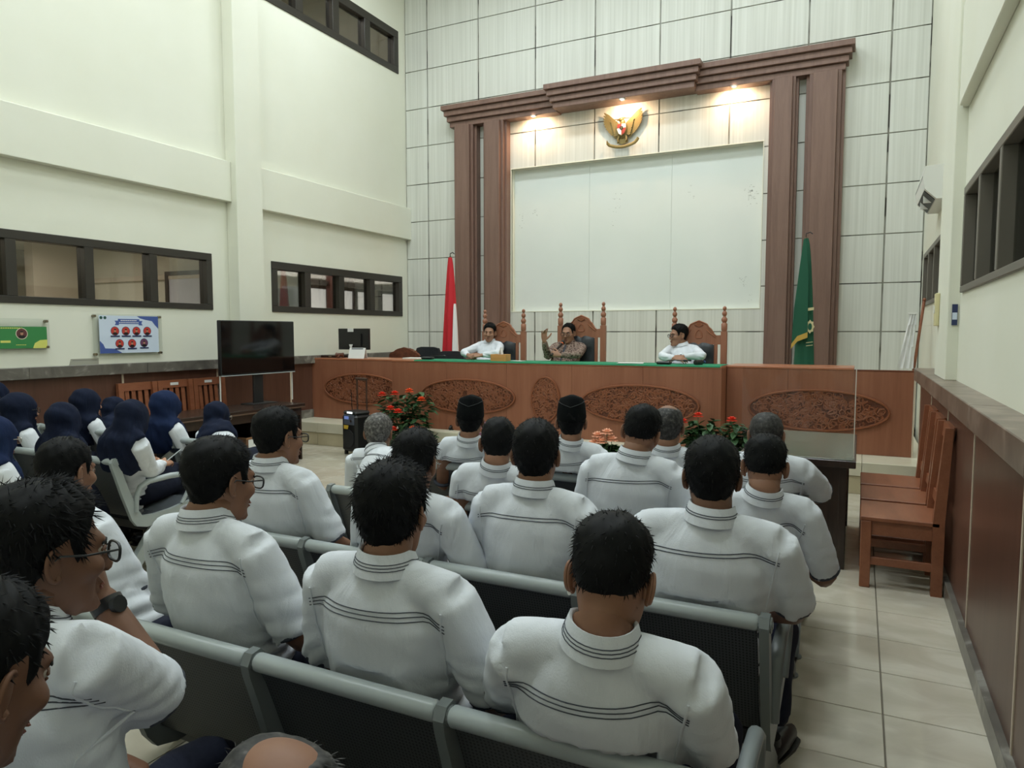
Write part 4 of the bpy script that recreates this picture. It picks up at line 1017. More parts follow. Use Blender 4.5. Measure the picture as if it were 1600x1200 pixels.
flower_pot(-1.50, 7.55, 0, 'plant with two red flowers standing at the corner of the central desk', [(-.16, -.1, .66, 0), (.0, -.1, .73, 0)], [(-.08, 0, .52), (.1, 0, .54), (0, 0, .40)], .16, 240, (M_petal_red, M_petal_or), .06, 12, .10, .26, group=G)
flower_pot(-1.08, 7.50, 0, 'plant with one high and two low red flowers before the near wing of the bench', [(-.07, -.1, .71, 0), (-.06, -.15, .37, 0), (.05, -.15, .36, 0)], [(-.04, 0, .54), (.08, 0, .52), (-.1, 0, .42), (.04, 0, .3)], .15, 240, (M_petal_red, M_petal_red), .06, 13, .10, .16, group=G)
flower_pot(-2.52, 7.48, 0, 'pot of peach coloured flowers before the middle of the bench', [(-.06, -.1, .46, 0), (.05, -.1, .50, 0), (.0, -.14, .40, 0), (.10, -.08, .42, 0), (-.1, -.1, .37, 0)], [(0, 0, .28), (.08, 0, .26)], .12, 110, (M_petal_peach,), .075, 14, .09, .14, group=G)
flower_pot(-4.05, 7.48, 0, 'pot of small lilac-pink flowers behind the head of the man in a black cap', [(.03, -.1, .50, 0), (-.03, -.1, .46, 0), (.06, -.1, .43, 0), (-.05, -.12, .40, 0), (.02, -.12, .37, 0)], [(0, 0, .28), (.05, 0, .24)], .11, 100, (M_petal_pink,), .055, 15, .09, .14, group=G)

# ------------------------------------------------------------------ notices on the walls
def standoff_board(label, y0, y1, z0, z1):
    t = thing('acrylic_notice', label, 'notice', (XL + .035, (y0 + y1) / 2, (z0 + z1) / 2))
    h, w = (z1 - z0) / 2, (y1 - y0) / 2
    box_obj('acrylic_sheet', (-.004, -w, -h), (.0, w, h), M_acryl, t)
    for sy in (-1, 1):
        for sz in (-1, 1):
            MB().tube([(-.033, sy * (w - .025), sz * (h - .025)), (.012, sy * (w - .025), sz * (h - .025))], .014, 12).build('standoff', M_brass, t, 50)
    return t
def disc(mb, y, z, ry, rz, x, n=20):
    mb.prism([(y + ry * math.cos(2 * PI * i / n), z + rz * math.sin(2 * PI * i / n)) for i in range(n)], x - .0008, x, 'yz')
def portrait(t, y, z, r, x, bg=None, rimm=None):
    a = MB(); disc(a, y, z, r * 1.12, r * 1.12, x + .0008); a.build('portrait_rim', rimm or M_navyprint, t, 0)
    a = MB(); disc(a, y, z, r, r, x + .0016); a.build('portrait_ground', bg or M_portrait, t, 0)
    a = MB(); disc(a, y, z - r * .62, r * .62, r * .32, x + .0024); a.build('portrait_clothes', M_black, t, 0)
    a = MB(); disc(a, y, z + r * .05, r * .28, r * .38, x + .0026); a.build('portrait_face', M_skin_l, t, 0)
    a = MB(); disc(a, y, z + r * .38, r * .30, r * .16, x + .0028); a.build('portrait_hair', M_black, t, 0)
nb1 = standoff_board('clear notice holding a pale blue poster of seven round portraits', 4.84, 5.68, 1.335, 1.80)
box_obj('poster', (.001, -.35, -.20), (.003, .37, .215), M_pale, nb1)
wv = MB(); wv.prism([(.10, .215), (.37, .215), (.37, .07), (.33, .11), (.29, .16), (.20, .175), (.14, .19)], .003, .0036, 'yz'); wv.build('blue_wave', M_blue, nb1, 0); wv = MB(); wv.prism([(-.35, -.20), (-.35, -.06), (-.31, -.10), (-.29, -.145), (-.18, -.15), (-.09, -.20)], .003, .0036, 'yz'); wv.build('blue_wave', M_blue, nb1, 0)
bn = MB(); bn.prism([(-.13, .125), (.13, .125), (.13, .18), (-.13, .18)], .003, .0042, 'yz'); bn.prism([(-.17, .11), (-.12, .11), (-.12, .16), (-.17, .16), (-.155, .135)], .003, .0038, 'yz'); bn.prism([(.17, .11), (.12, .11), (.12, .16), (.17, .16), (.155, .135)], .003, .0038, 'yz'); bn.build('title_ribbon', M_blue, nb1, 0)
tx = MB()
for k in range(9): tx.box((.0044, -.09 + .022 * k, .163), (.0006, .016, .011))
for k in range(12): tx.box((.0044, -.11 + .02 * k, .140), (.0006, .015, .008))
tx.build('title_marks', M_paper, nb1, 0, False, kind='stuff')
for k in range(2):
    a = MB(); disc(a, -.325 + .045 * k, .19, .017, .017, .0038); a.build('logo', mat('logo_dark_green', (40, 84, 74), .6), nb1, 0)
for k, (y, z) in enumerate(((-.17, .045), (-.04, .045), (.09, .045), (.225, .045), (-.12, -.095), (.03, -.095), (.18, -.09))):
    portrait(nb1, y, z, .045, .003, mat('portrait_purple', (110, 60, 92), .6) if k == 6 else None)
    a = MB(); a.prism([(y - .055, z - .066), (y + .055, z - .066), (y + .055, z - .05), (y - .055, z - .05)], .0056, .0062, 'yz'); a.build('name_ribbon', M_navyprint, nb1, 0)
nb2 = standoff_board('clear notice holding a green poster with two round portraits', 3.55, 4.385, 1.425, 1.735)
box_obj('poster', (.001, -.36, -.14), (.003, .39, .075), M_greenp, nb2)
a = MB(); a.prism([(.39, -.14), (.25, -.14), (.27, -.09), (.32, -.06), (.39, -.055)], .003, .0036, 'yz'); a.build('yellow_curve', M_yellow, nb2, 0); a = MB(); a.prism([(-.36, -.14), (-.24, -.14), (-.26, -.09), (-.36, -.07)], .003, .0036, 'yz'); a.build('yellow_curve', M_yellow, nb2, 0)
portrait(nb2, .15, .005, .05, .003, mat('portrait_maroon', (96, 52, 52), .6), mat('portrait_cream', (226, 222, 196), .6)); portrait(nb2, -.16, .005, .05, .003, None, mat('portrait_cream', (226, 222, 196), .6))
tx = MB()
for k in range(16): tx.box((.0034, -.15 + .02 * k, .06), (.0008, .015, .010))
for k in range(6): tx.box((.0034, -.20 + .016 * k, -.105), (.0008, .012, .006)); tx.box((.0034, .10 + .016 * k, -.105), (.0008, .012, .006))
tx.box((.0034, 0.0, -.072), (.0008, .09, .022)); tx.build('text_marks', M_yellow, nb2, 0, False, kind='stuff')
p3 = thing('wall_poster', 'navy and white poster on the wall just above the television', 'poster', (XL + .012, 7.04, 1.78))
box_obj('sheet', (-.011, -.27, -.20), (-.005, .27, .17), M_navyprint, p3)
a = MB(); a.prism([(-.27, -.20), (.27, -.20), (.27, .03), (.15, .05), (0, .02), (-.15, .045), (-.27, .0)], -.005, -.004, 'yz'); a.build('pale_ground', M_pale, p3, 0)
a = MB()
for k in range(7): a.box((-.0035, -.235 + .045 * k, -.10), (.001, .028, .12 if k % 2 else .09))
a.build('building_picture', mat('poster_grey', (96, 104, 122), .6), p3, 0)
a = MB(); a.box((-.0035, -.23, .11), (.001, .025, .05)); a.box((-.0035, -.10, .12), (.001, .18, .018)); a.box((-.0035, -.12, .095), (.001, .14, .014)); a.box((-.0035, .18, .10), (.001, .13, .01)); disc(a, .02, .055, .03, .05, -.003); a.build('title_marks', M_paper, p3, 0, False)
lc = thing('wall_label', 'small grey card stuck low on the wall below the poster of portraits', 'card', (XL + .006, 4.75, 1.285))
MB().prism([(-.16, -.033), (.16, -.033), (.16, .033), (-.14, .033)], -.004, .001, 'yz').build('card', mat('grey_card', (166, 164, 150), .6), lc, 0)
MB().prism([(-.13, .012), (.14, .012), (.14, .020), (-.12, .020)], .001, .0016, 'yz').build('heading_line', mat('grey_card_dark', (136, 134, 124), .6), lc, 0)
p4 = thing('wall_poster', 'tiny blue poster on the pillar beside the dark window', 'poster', (.60, 5.975, 1.74))
box_obj('sheet', (-.016, -.006, -.09), (.018, .004, .06), M_navyprint, p4); box_obj('pale_picture', (-.014, -.0075, -.05), (.016, -.006, .0), M_pale, p4)
sw = thing('switch_box', 'small cream switch box on the pillar by the far window', 'switch', (.545, 6.6, 1.78))
box_obj('case', (-.02, -.06, -.13), (.01, .06, .13), mat('cream_plastic', (216, 206, 160), .5), sw, .006); box_obj('rocker', (-.026, -.02, -.03), (-.02, .02, .03), M_white, sw, .002)
# air conditioner
aco = thing('air_conditioner', 'white split air conditioner high on the wall beyond the pillar', 'air conditioner', (XR2, 8.35, 3.02))
acb = MB(); acb.prism([(0, -.16), (-.10, -.16), (-.20, -.06), (-.22, .06), (-.20, .15), (0, .16)], -.50, .50, 'xz'); acb.build('housing', M_white, aco, 25)
aq = MB(); aq.prism([(-.105, -.152), (-.195, -.062), (-.20, -.068), (-.11, -.160)], -.42, .42, 'xz'); aq.build('air_outlet', M_black, aco, 20)
for y in (-.2, .2): box_obj('louvre_rib', (-.19, y - .01, -.15), (-.11, y + .01, -.075), M_white, aco)
box_obj('front_panel_line', (-.2215, -.49, .052), (-.20, .49, .058), M_greyframe, aco)
# leaning pole with white cloth in the corner by the gate
pl = thing('leaning_pole', 'reddish-brown pole leaning in the corner beyond the gate', 'pole', (.46, 8.75, ST))
MB().tube([(-.02, 0, 0), (.16, .35, 1.62)], .016, 8).build('shaft', M_chairwood, pl, 50); MB().ell((.163, .356, 1.64), (.02, .02, .02), 8, 6).build('tip', M_chairwood, pl, 60)
ws = thing('white_cloth', 'white cloth hanging beside the leaning pole in the corner', 'cloth', (.47, 8.9, ST + 1.08))
v = []; f = []
for j in range(6):
    for i in range(9): u = i / 8 - .5; v.append((u * (.06 + .02 * j) + .012 * (5 - j) - .02, .012 * math.sin(i * 2.2 + j), .40 - .12 * j))
for j in range(5):
    for i in range(8): f.append((j * 9 + i, j * 9 + i + 1, (j + 1) * 9 + i + 1, (j + 1) * 9 + i))
cl_ = MB(); cl_.add(v, f); cl_.add(np.array(v) + (0, .01, 0), [q[::-1] for q in f]); cl_.build('cloth_panel', M_paper, ws, 60)
box_obj('hanging_rod', (-.01, -.01, .395), (.08, .01, .41), M_white, ws, .003)
# ------------------------------------------------------------------ waiting benches
SP = 0.55
def make_bench(nseat, label, group, m_frame, film=False):
    """gang seats facing +y; origin at the left end under the top rail"""
    t = thing('waiting_bench', label, 'bench', (0, 0, 0), 0, group)
    W = nseat * SP
    prof = [(0.0, .782), (.02, .74), (.050, .66), (.082, .57), (.112, .49), (.138, .43), (.165, .405)]
    sprof = [(.165, .405), (.25, .398), (.36, .405), (.47, .425), (.555, .448), (.60, .445), (.615, .425)]
    key = ('bench', nseat)
    def sheet(pr, x0, x1, th):
        mb = MB(); k = len(pr); v = []
        for (dx) in (x0, x1):
            for (y, z) in pr: v.append((dx, y, z))
        for (dx) in (x0, x1):
            for i, (y, z) in enumerate(pr):
                a = np.array(pr[max(i - 1, 0)]); b_ = np.array(pr[min(i + 1, k - 1)]); d = (b_ - a) / np.linalg.norm(b_ - a)
                v.append((dx, y + d[1] * th * -1, z + d[0] * th))
        f = []
        for i in range(k - 1):
            f += [(i, i + 1, k + i + 1, k + i), (2 * k + i, 3 * k + i, 3 * k + i + 1, 2 * k + i + 1), (i, 2 * k + i, 2 * k + i + 1, i + 1), (k + i, k + i + 1, 3 * k + i + 1, 3 * k + i)]
        f += [(0, k, 3 * k, 2 * k), (k - 1, 3 * k - 1, 4 * k - 1, 2 * k - 1)]
        mb.add(v, f); return mb
    hx = SP / 2 - .022
    bme = sheet(prof, -hx, hx, .012).mesh('backrest', M_perf, 60)
    sme = sheet(sprof, -hx, hx, .012).mesh('seat', M_seatfilm if film else M_perf, 60)
    tme = MB().tube([(-hx - .004, 0, .80), (-hx + .002, 0, .80), (hx - .002, 0, .80), (hx + .004, 0, .80)], [.018, .023, .023, .018], 14).mesh('top_rail', M_silver, 50)
    fm = MB()
    out = [(-.012, .822), (.016, .826), (.03, .81), (.034, .77), (.06, .68), (.10, .57), (.135, .48), (.17, .425), (.26, .418), (.38, .425), (.50, .445), (.60, .462), (.635, .452), (.64, .43), (.58, .405), (.44, .375), (.32, .352), (.20, .345), (.13, .365), (.098, .41), (.07, .49), (.035, .59), (.005, .69), (-.02, .765), (-.026, .795)]
    fm.prism(out, -.013, .013, 'yz'); fm.tube([(-.018, .004, .797), (.018, .004, .797)], .022, 14); fm.tube([(-.021, .004, .797), (.021, .004, .797)], .010, 10)
    fme = fm.mesh('side_frame', m_frame, 25)
    for k in range(nseat):
        b = put('backrest', bme, t, (SP * (k + .5), 0, 0)); put('top_rail', tme, b)
        put('seat', sme, t, (SP * (k + .5), 0, 0))
    for k in range(nseat + 1): put('side_frame', fme, t, (SP * k, 0, 0))
    box_obj('beam', (.02, .27, .285), (W - .02, .35, .345), M_steel_dark, t, .006)
    lm = MB()
    lm.prism([(.28, .35), (.36, .35), (.47, .20), (.66, .045), (.68, .012), (.62, .012), (.44, .13), (.32, .20), (.20, .13), (.12, .03), (.10, .012), (.04, .012), (.06, .06), (.17, .21)], -.022, .022, 'yz')
    for y in (.07, .65): lm.lathe([(.036, 0), (.036, .008), (.018, .018), (.014, .03)], 14, (0, y, 0))
    lme = lm.mesh('leg', m_frame, 25)
    for x in (.035, W - .035): put('leg', lme, t, (x, 0, 0))
    am = MB(); am.tube([(0, .125, .46), (0, .13, .56), (0, .16, .615), (0, .22, .64), (0, .38, .648), (0, .50, .64), (0, .535, .615), (0, .54, .56), (0, .50, .50), (0, .46, .445)], [(.013, .018), (.014, .02), (.016, .022), (.018, .022), (.02, .02), (.018, .02), (.015, .02), (.013, .018), (.012, .016), (.012, .014)], 10, (1, 0, 0))
    ame = am.mesh('armrest', m_frame, 50)
    for x in (-.016, W + .016): put('armrest', ame, t, (x, 0, 0))
    return t
BENCHES = {}
ROWY = [.43, 1.22, 2.0, 2.79, 3.58]
proto_b = make_bench(4, 'grey gang bench with black perforated backs, nearest row of the block by the aisle', 'gang benches by the aisle', M_greyframe)
proto_b.location = (-2.41, ROWY[0], 0)
for k, lab in ((1, 'grey gang bench of perforated seats across the foreground, behind the man with an earpiece'), (2, 'grey gang bench of four seats in the second full row of the aisle block'),
               (3, 'grey gang bench of four seats in the third row of the aisle block'), (4, 'grey gang bench nearest the platform, where the men in black caps sit')):
    c = copy_tree(proto_b); c.location = (-2.41, ROWY[k], 0); c['label'] = lab
proto_l = make_bench(4, 'pale grey gang bench with end armrest in view, under the woman with a phone', 'gang benches of the far block', M_silver, True)
proto_l.location = (-4.11 - 4 * SP, 2.78, 0)
for (x1, y, lab) in ((-4.02, 3.57, 'pale grey gang bench in the front row of the far block, before the dark table'), (-4.05, 2.0, 'pale grey gang bench in the nearest row of the far block, at the picture edge'), (-6.36 + .0, 2.78, 'pale grey gang bench at the far end of the row of the woman with glasses'),):
    c = copy_tree(proto_l); c.location = (x1 - 4 * SP, y, 0); c['label'] = lab
    if x1 < -6: bpy.data.objects.remove(c) if False else None
for o in [o for o in COL.objects if o.parent is None and o.get('label', '').startswith('pale grey gang bench at the far end')]:
    for ch in list(o.children_recursive): bpy.data.objects.remove(ch)
    bpy.data.objects.remove(o)
ex = make_bench(2, 'short pale grey gang bench by the wainscot at the far end of the front row', 'gang benches of the far block', M_silver, True)
ex.location = (-7.34, 3.57, 0)

# ------------------------------------------------------------------ people
TMP = bpy.data.scenes.new('workbench')
def remesh(mb, voxel, smooth_it=6, fac=.5):
    """one closed smooth skin round overlapping shapes"""
    me = bpy.data.meshes.new('tmp'); me.from_pydata(np.concatenate(mb.v).tolist(), [], mb.f)
    bm = bmesh.new(); bm.from_mesh(me); bmesh.ops.recalc_face_normals(bm, faces=bm.faces); bm.to_mesh(me); bm.free()
    ob = bpy.data.objects.new('tmp', me); TMP.collection.objects.link(ob)
    r = ob.modifiers.new('r', 'REMESH'); r.mode = 'VOXEL'; r.voxel_size = voxel
    s = ob.modifiers.new('s', 'SMOOTH'); s.factor = fac; s.iterations = smooth_it
    vl = TMP.view_layers[0]; vl.update(); dg = vl.depsgraph; dg.update()
    out = bpy.data.meshes.new_from_object(ob.evaluated_get(dg))
    bpy.data.objects.remove(ob); bpy.data.meshes.remove(me)
    return out
def get_v(me):
    a = np.empty(len(me.vertices) * 3); me.vertices.foreach_get('co', a); return a.reshape(-1, 3)
def set_v(me, v): me.vertices.foreach_set('co', v.ravel()); me.update()
def normals(me):
    a = np.empty(len(me.vertices) * 3); me.vertices.foreach_get('normal', a); return a.reshape(-1, 3)
def nrm(a): a = np.asarray(a, float); return a / (np.linalg.norm(a) + 1e-12)
def sstep(a, b_, x): t = np.clip((x - a) / (b_ - a), 0, 1); return t * t * (3 - 2 * t)

# --- head shape
def s_ell(P_, c, r):
    q = (P_ - np.array(c)) / np.array(r); k0 = np.linalg.norm(q, axis=-1); k1 = np.linalg.norm(q / np.array(r), axis=-1)
    return k0 * (k0 - 1) / (k1 + 1e-9)
def s_cap(P_, a, b_, ra, rb):
    a = np.array(a); b_ = np.array(b_); ab = b_ - a; h = np.clip(((P_ - a) @ ab) / (ab @ ab), 0, 1)
    return np.linalg.norm(P_ - a - h[..., None] * ab, axis=-1) - (ra + (rb - ra) * h)
def smin(a, b_, k): h = np.clip(.5 + .5 * (b_ - a) / k, 0, 1); return b_ + (a - b_) * h - k * h * (1 - h)
def smax(a, b_, k): return -smin(-a, -b_, k)
def head_sdf(p, fat=0.0):
    d = s_ell(p, (0, -.016, .032), (.0745, .094, .086))
    d = smin(d, s_ell(p, (0, .026, -.036), (.060 + fat, .062, .080)), .03)
    d = smin(d, s_ell(p, (0, .046, -.088), (.036 + fat, .038, .030)), .03)
    d = smin(d, s_cap(p, (-.033, .078, .024), (.033, .078, .024), .010, .010), .02)
    for s in (-1, 1):
        d = smin(d, s_ell(p, (s * .042, .062, -.022), (.022, .024, .020)), .02)
        d = smax(d, -s_ell(p, (s * .031, .100, .003), (.018, .016, .011)), .010)
    d = smin(d, s_cap(p, (0, .086, .010), (0, .108, -.032), .008, .0125), .012)
    for s in (-1, 1): d = smin(d, s_ell(p, (s * .012, .099, -.036), (.009, .011, .008)), .008)
    d = smin(d, s_ell(p, (0, .092, -.062), (.024, .010, .0055)), .006)
    d = smin(d, s_ell(p, (0, .090, -.075), (.020, .010, .0065)), .006)
    d = smin(d, s_ell(p, (0, .084, -.104), (.020, .018, .015)), .015)
    d = smin(d, s_cap(p, (0, -.025, -.04), (0, -.034, -.085), .050, .046), .03)
    return d
NT, NPH = 64, 44
_th = np.arange(NT) * 2 * PI / NT
_ph = np.linspace(-PI / 2 + .42, PI / 2, NPH)
def _dirs():
    D = np.zeros((NPH, NT, 3))
    for j, ph in enumerate(_ph):
        D[j, :, 0] = np.sin(_th) * math.cos(ph); D[j, :, 1] = np.cos(_th) * math.cos(ph); D[j, :, 2] = math.sin(ph)
    return D
DIRS = _dirs()
HC = np.array((0, 0.005, 0.0))
def head_radius(fat):
    lo = np.full(DIRS.shape[:2], .02); hi = np.full(DIRS.shape[:2], .22)
    for _ in range(26):
        mid = (lo + hi) / 2; s = head_sdf(HC + DIRS * mid[..., None], fat); ins = s < 0
        lo = np.where(ins, mid, lo); hi = np.where(ins, hi, mid)
    return lo
HEADS = {0: head_radius(0.0), 1: head_radius(.006), -1: head_radius(-.004)}
def grid_faces(rows, n, wrap=True):
    f = []
    for j in range(rows - 1):
        for i in range(n if wrap else n - 1):
            k = (i + 1) % n; f.append((j * n + i, j * n + k, (j + 1) * n + k, (j + 1) * n + i))
    return f
GF = grid_faces(NPH, NT)
def make_hair(style, fat, seed):
    """head-local hair shell and tufts: returns list of (verts, faces)"""
    rnd = np.random.RandomState(seed)
    R_ = HEADS[fat]; Pn = HC + DIRS * R_[..., None]
    x, y, z = Pn[..., 0], Pn[..., 1], Pn[..., 2]
    ys = np.array([-.12, -.09, -.055, -.03, -.012, .012, .03, .05, .07, .085, .1]); 
    front = .070 if style not in ('receding', 'bald') else .088
    zs = np.array([-.088, -.083, -.070, -.045, .018, .030, -.020, .048, front, front + .008, front + .02])
    if style == 'fade': zs = zs + np.array([.034, .034, .032, .028, .004, .004, .016, 0, 0, 0, 0])
    if style == 'receding': zs[7] += .022
    zh = np.interp(y, ys, zs)
    e = sstep(-.004, .030, z - zh)
    top = {'full': .017, 'fade': .016, 'quiff': .016, 'short': .011, 'grey': .012, 'receding': .013, 'bald': .008, 'bushy': .020}[style]
    side = {'full': .008, 'fade': .003, 'quiff': .003, 'short': .006, 'grey': .008, 'receding': .009, 'bald': .007, 'bushy': .010}[style]
    tk = side + (top - side) * sstep(.03, .085, z)
    if style == 'quiff': tk = tk + .022 * sstep(.02, .075, y) * sstep(.06, .09, z)
    if style in ('full', 'bushy'): tk = tk + .006 * sstep(-.03, -.09, y) * sstep(-.06, .05, z)
    ang = np.arctan2(x, y)
    n1 = np.sin(ang * 7 + z * 60 + seed) * np.sin(z * 85 + ang * 3 + seed * 2) + .6 * np.sin(ang * 15 - z * 120 + seed)
    tk = tk + np.minimum(.0028, .30 * tk) * n1 * (1 if style not in ('grey', 'bald') else .5)
    if style == 'bald':
        hole = sstep(.058, .034, np.hypot(x * .9, (y + .02))) * sstep(.05, .09, z)
        e = e * (1 - hole); fr = sstep(.02, .05, y) * sstep(.03, .06, z); e = e * (1 - fr)
    if style == 'grey':
        hole = sstep(.030, .012, np.hypot(x, (y + .045))) * sstep(.06, .09, z); tk = tk * (1 - .7 * hole)
    off = np.where(e > .002, -.004 + (tk + .004) * e, -.004)
    V = HC + DIRS * (R_ + off)[..., None]
    keep = e > .002
    out = []
    vv = V.reshape(-1, 3); kf = keep.reshape(-1)
    out.append((vv, [q for q in GF if any(kf[i] for i in q)]))
    # tufts
    cnt = {'full': 1300, 'fade': 1200, 'quiff': 1300, 'short': 800, 'grey': 1200, 'receding': 1000, 'bald': 320, 'bushy': 1700}[style]
    crown = np.array((.008, -.055, .10)); tv = []; tf = []
    jj, ii = np.where(e > .7); sel = rnd.randint(0, len(jj), cnt)
    for s_ in sel:
        j, i = jj[s_], ii[s_]; d = DIRS[j, i]; p = V[j, i] - d * .0032
        if p[2] < -.06: continue
        fl = p - crown; fl = fl - d * (fl @ d); fl = nrm(fl + rnd.normal(0, .03, 3))
        if p[1] > .0 and p[2] > .07: fl = nrm(fl * .6 + np.array((.45 * (1 if seed % 2 else -1), .5, .25)))
        L = rnd.uniform(.016, .032) * (1 if style in ('quiff', 'bushy') else .65); lift = rnd.uniform(-.06, {'bushy': .012, 'quiff': .04, 'full': .0}.get(style, -.01)) * (1.5 if p[2] > .06 and style in ('bushy', 'quiff', 'fade', 'full') else .8)
        if style == 'quiff' and p[1] > .02 and p[2] > .07: L *= 1.5; lift += .6
        sd = np.cross(fl, d); w = rnd.uniform(.0008, .0018); k = len(tv)
        a = p; b_ = p + fl * L * .5 + d * lift * L * .55; c = p + fl * L + d * lift * L * .5
        tv += [a + sd * w, a - sd * w, b_ + sd * w * .9, b_ - sd * w * .9, b_ + d * w * .9, c]
        tf += [(k, k + 2, k + 4), (k + 1, k + 4, k + 3), (k, k + 4, k + 1), (k + 2, k + 5, k + 4), (k + 3, k + 4, k + 5), (k + 1, k + 3, k + 2, k)]
    out.append((np.array(tv), tf))
    return out
def ear_shape(mb, s):
    R_ = np.array(Matrix.Rotation(s * .42, 3, 'Z') @ Matrix.Rotation(.18, 3, 'X'))
    c = np.array((s * .0765, -.012, -.006))
    mb.ell(c, (.0055, .017, .030), 12, 8, R_)
    pts = [c + R_ @ np.array((s * .004, .0165 * math.cos(a) , .029 * math.sin(a) + .001)) for a in np.linspace(-2.3, 2.2, 14)[::-1] + PI]
    mb.tube(pts, [.0028 + .0012 * math.sin(k / 13 * PI) for k in range(14)], 6, (1, 0, 0))
    mb.ell(c + R_ @ np.array((s * .002, .006, -.026)), (.005, .008, .009), 8, 6, R_)
    mb.ell(c + np.array((-s * .006, .004, 0)), (.008, .010, .022), 8, 6)
# --- hand: local frame d = direction of fingers, n = back of hand, side = thumb side
def hand(mb, wrist, d, n, thumb_side, curl=.5, spread=.06, sc=1.0, curls=None):
    d = nrm(d); n = nrm(np.asarray(n, float) - d * (np.asarray(n, float) @ d)); s = nrm(np.cross(d, n)) * thumb_side
    w = np.asarray(wrist, float)
    mb.tube([w - d * .012 * sc, w + d * .012 * sc, w + d * .045 * sc, w + d * .080 * sc, w + d * .092 * sc], [(.026 * sc, .019 * sc), (.030 * sc, .018 * sc), (.040 * sc, .017 * sc), (.041 * sc, .014 * sc), (.038 * sc, .010 * sc)], 12, n)
    for k in range(4):
        o = (.030 - .020 * k) * sc; L = (.072, .080, .075, .058)[k] * sc; r = (.0088, .0090, .0086, .0076)[k] * sc
        p = w + d * (.086 - .004 * abs(k - 1)) * sc + s * o; c = curl if curls is None else curls[k]
        dd = nrm(d + s * spread * (1.5 - k)); pts = [p - dd * .02 * sc, p]
        a = 0
        for q, fr in enumerate((.45, .32, .25)):
            a += c * (1.0, 1.25, .8)[q]; v = dd * math.cos(a) - n * math.sin(a); p = p + v * L * fr; pts.append(p)
        mb.tube(pts, [r, r * 1.05, r * 1.0, r * .92, r * .7], 8, s)
    p = w + d * .022 * sc + s * .024 * sc - n * .004 * sc; c = curl if curls is None else curls[4]
    pts = [p]; v = nrm(d * .55 + s * .75 - n * .25)
    for q, fr in enumerate((.042, .032, .026)):
        p = p + v * fr * sc; pts.append(p); v = nrm(v + (d * .35 - s * .55 * c * 1.6 - n * .35 * c))
    mb.tube(pts, [.014 * sc, .0115 * sc, .0105 * sc, .0075 * sc], 8, n)

def bez(a, b_, c, t): t = np.asarray(t)[..., None]; return (1 - t) ** 2 * a + 2 * t * (1 - t) * b_ + t * t * c
TROUSERS = {}
def trousers_mesh(kind, m, bulk=1.0):
    key = (kind, m.name, bulk)
    if key in TROUSERS: return TROUSERS[key]
    mb = MB(); feet = []
    hipz = .52
    mb.tube([(0, .27, .66), (0, .275, .60), (0, .285, .52), (0, .30, .455)], [(.155 * bulk, .115 * bulk), (.17 * bulk, .125 * bulk), (.185 * bulk, .145 * bulk), (.16 * bulk, .13)], 16, (0, 1, 0))
    for s in (-1, 1):
        hip = np.array((s * .09, .30, .515))
        if kind == 'crossed' and s == -1:
            knee = np.array((-.24, .60, .64)); ank = np.array((.20, .70, .62)); toe = np.array((1, .15, .05))
        elif kind == 'crossed': knee = np.array((.23, .72, .53)); ank = np.array((.22, .70, .10)); toe = np.array((.2, 1, 0))
        elif kind == 'wide':
            knee = np.array((s * .22, .72, .53)); ank = np.array((s * .20, .70, .10)); toe = np.array((s * .3, 1, 0))
        elif kind == 'skirt':
            knee = np.array((s * .085, .70, .53)); ank = np.array((s * .08, .68, .10)); toe = np.array((s * .1, 1, 0))
        else:
            knee = np.array((s * .14, .72, .53)); ank = np.array((s * .13, .68, .10)); toe = np.array((s * .2, 1, 0))
        r = bulk
        mb.tube([hip, hip * .6 + knee * .4, hip * .15 + knee * .85, knee], [.095 * r, .088 * r, .070, .064], 14, (0, 0, 1))
        mb.tube([hip * .1 + knee * .9, knee, knee * .6 + ank * .4, knee * .12 + ank * .88], [.055, .066, .064, .056], 12, (0, 1, 0.1))
        feet.append((ank, nrm(toe)))
    if kind == 'skirt': mb.tube([(0, .30, .50), (0, .55, .52), (0, .70, .50), (0, .74, .40), (0, .72, .12)], [(.18, .10), (.18, .09), (.17, .09), (.16, .10), (.17, .12)], 16, (1, 0, 0))
    me = remesh(mb, .02, 5)
    v = get_v(me); n_ = normals(me)
    d = .004 * np.sin(v[:, 1] * 40 + v[:, 0] * 25 + 1.5 * np.sin(v[:, 2] * 22)) * sstep(.35, .6, v[:, 1])
    set_v(me, v + n_ * d[:, None]); me.materials.clear(); me.materials.append(m)
    me.polygons.foreach_set('use_smooth', [True] * len(me.polygons))
    TROUSERS[key] = (me, feet); return TROUSERS[key]
def shoe_mesh():
    mb = MB()
    mb.tube([(0, -.07, .035), (0, -.05, .045), (0, .02, .045), (0, .10, .036), (0, .17, .028), (0, .195, .022)], [(.028, .03), (.036, .045), (.036, .045), (.043, .034), (.036, .024), (.016, .014)], 14, (1, 0, 0))
    mb.tube([(0, -.02, .05), (0, -.025, .10)], [(.036, .040), (.034, .036)], 12, (0, 1, 0))
    mb.prism([(-.03, -.075), (.03, -.075), (.038, .0), (.046, .10), (.036, .175), (.0, .20), (-.036, .175), (-.046, .10), (-.038, 0)], -.002, .012, 'xy')
    return mb.mesh('shoe', M_shoe, 50)
SHOE = shoe_mesh()

def local_frame(fwd, up):
    f = nrm(fwd); u = nrm(np.asarray(up, float) - f * (np.asarray(up, float) @ f)); r = np.cross(f, u); return np.stack([r, f, u], 1)
def rot_z(a): c, s = math.cos(a), math.sin(a); return np.array([[c, -s, 0], [s, c, 0], [0, 0, 1.0]])

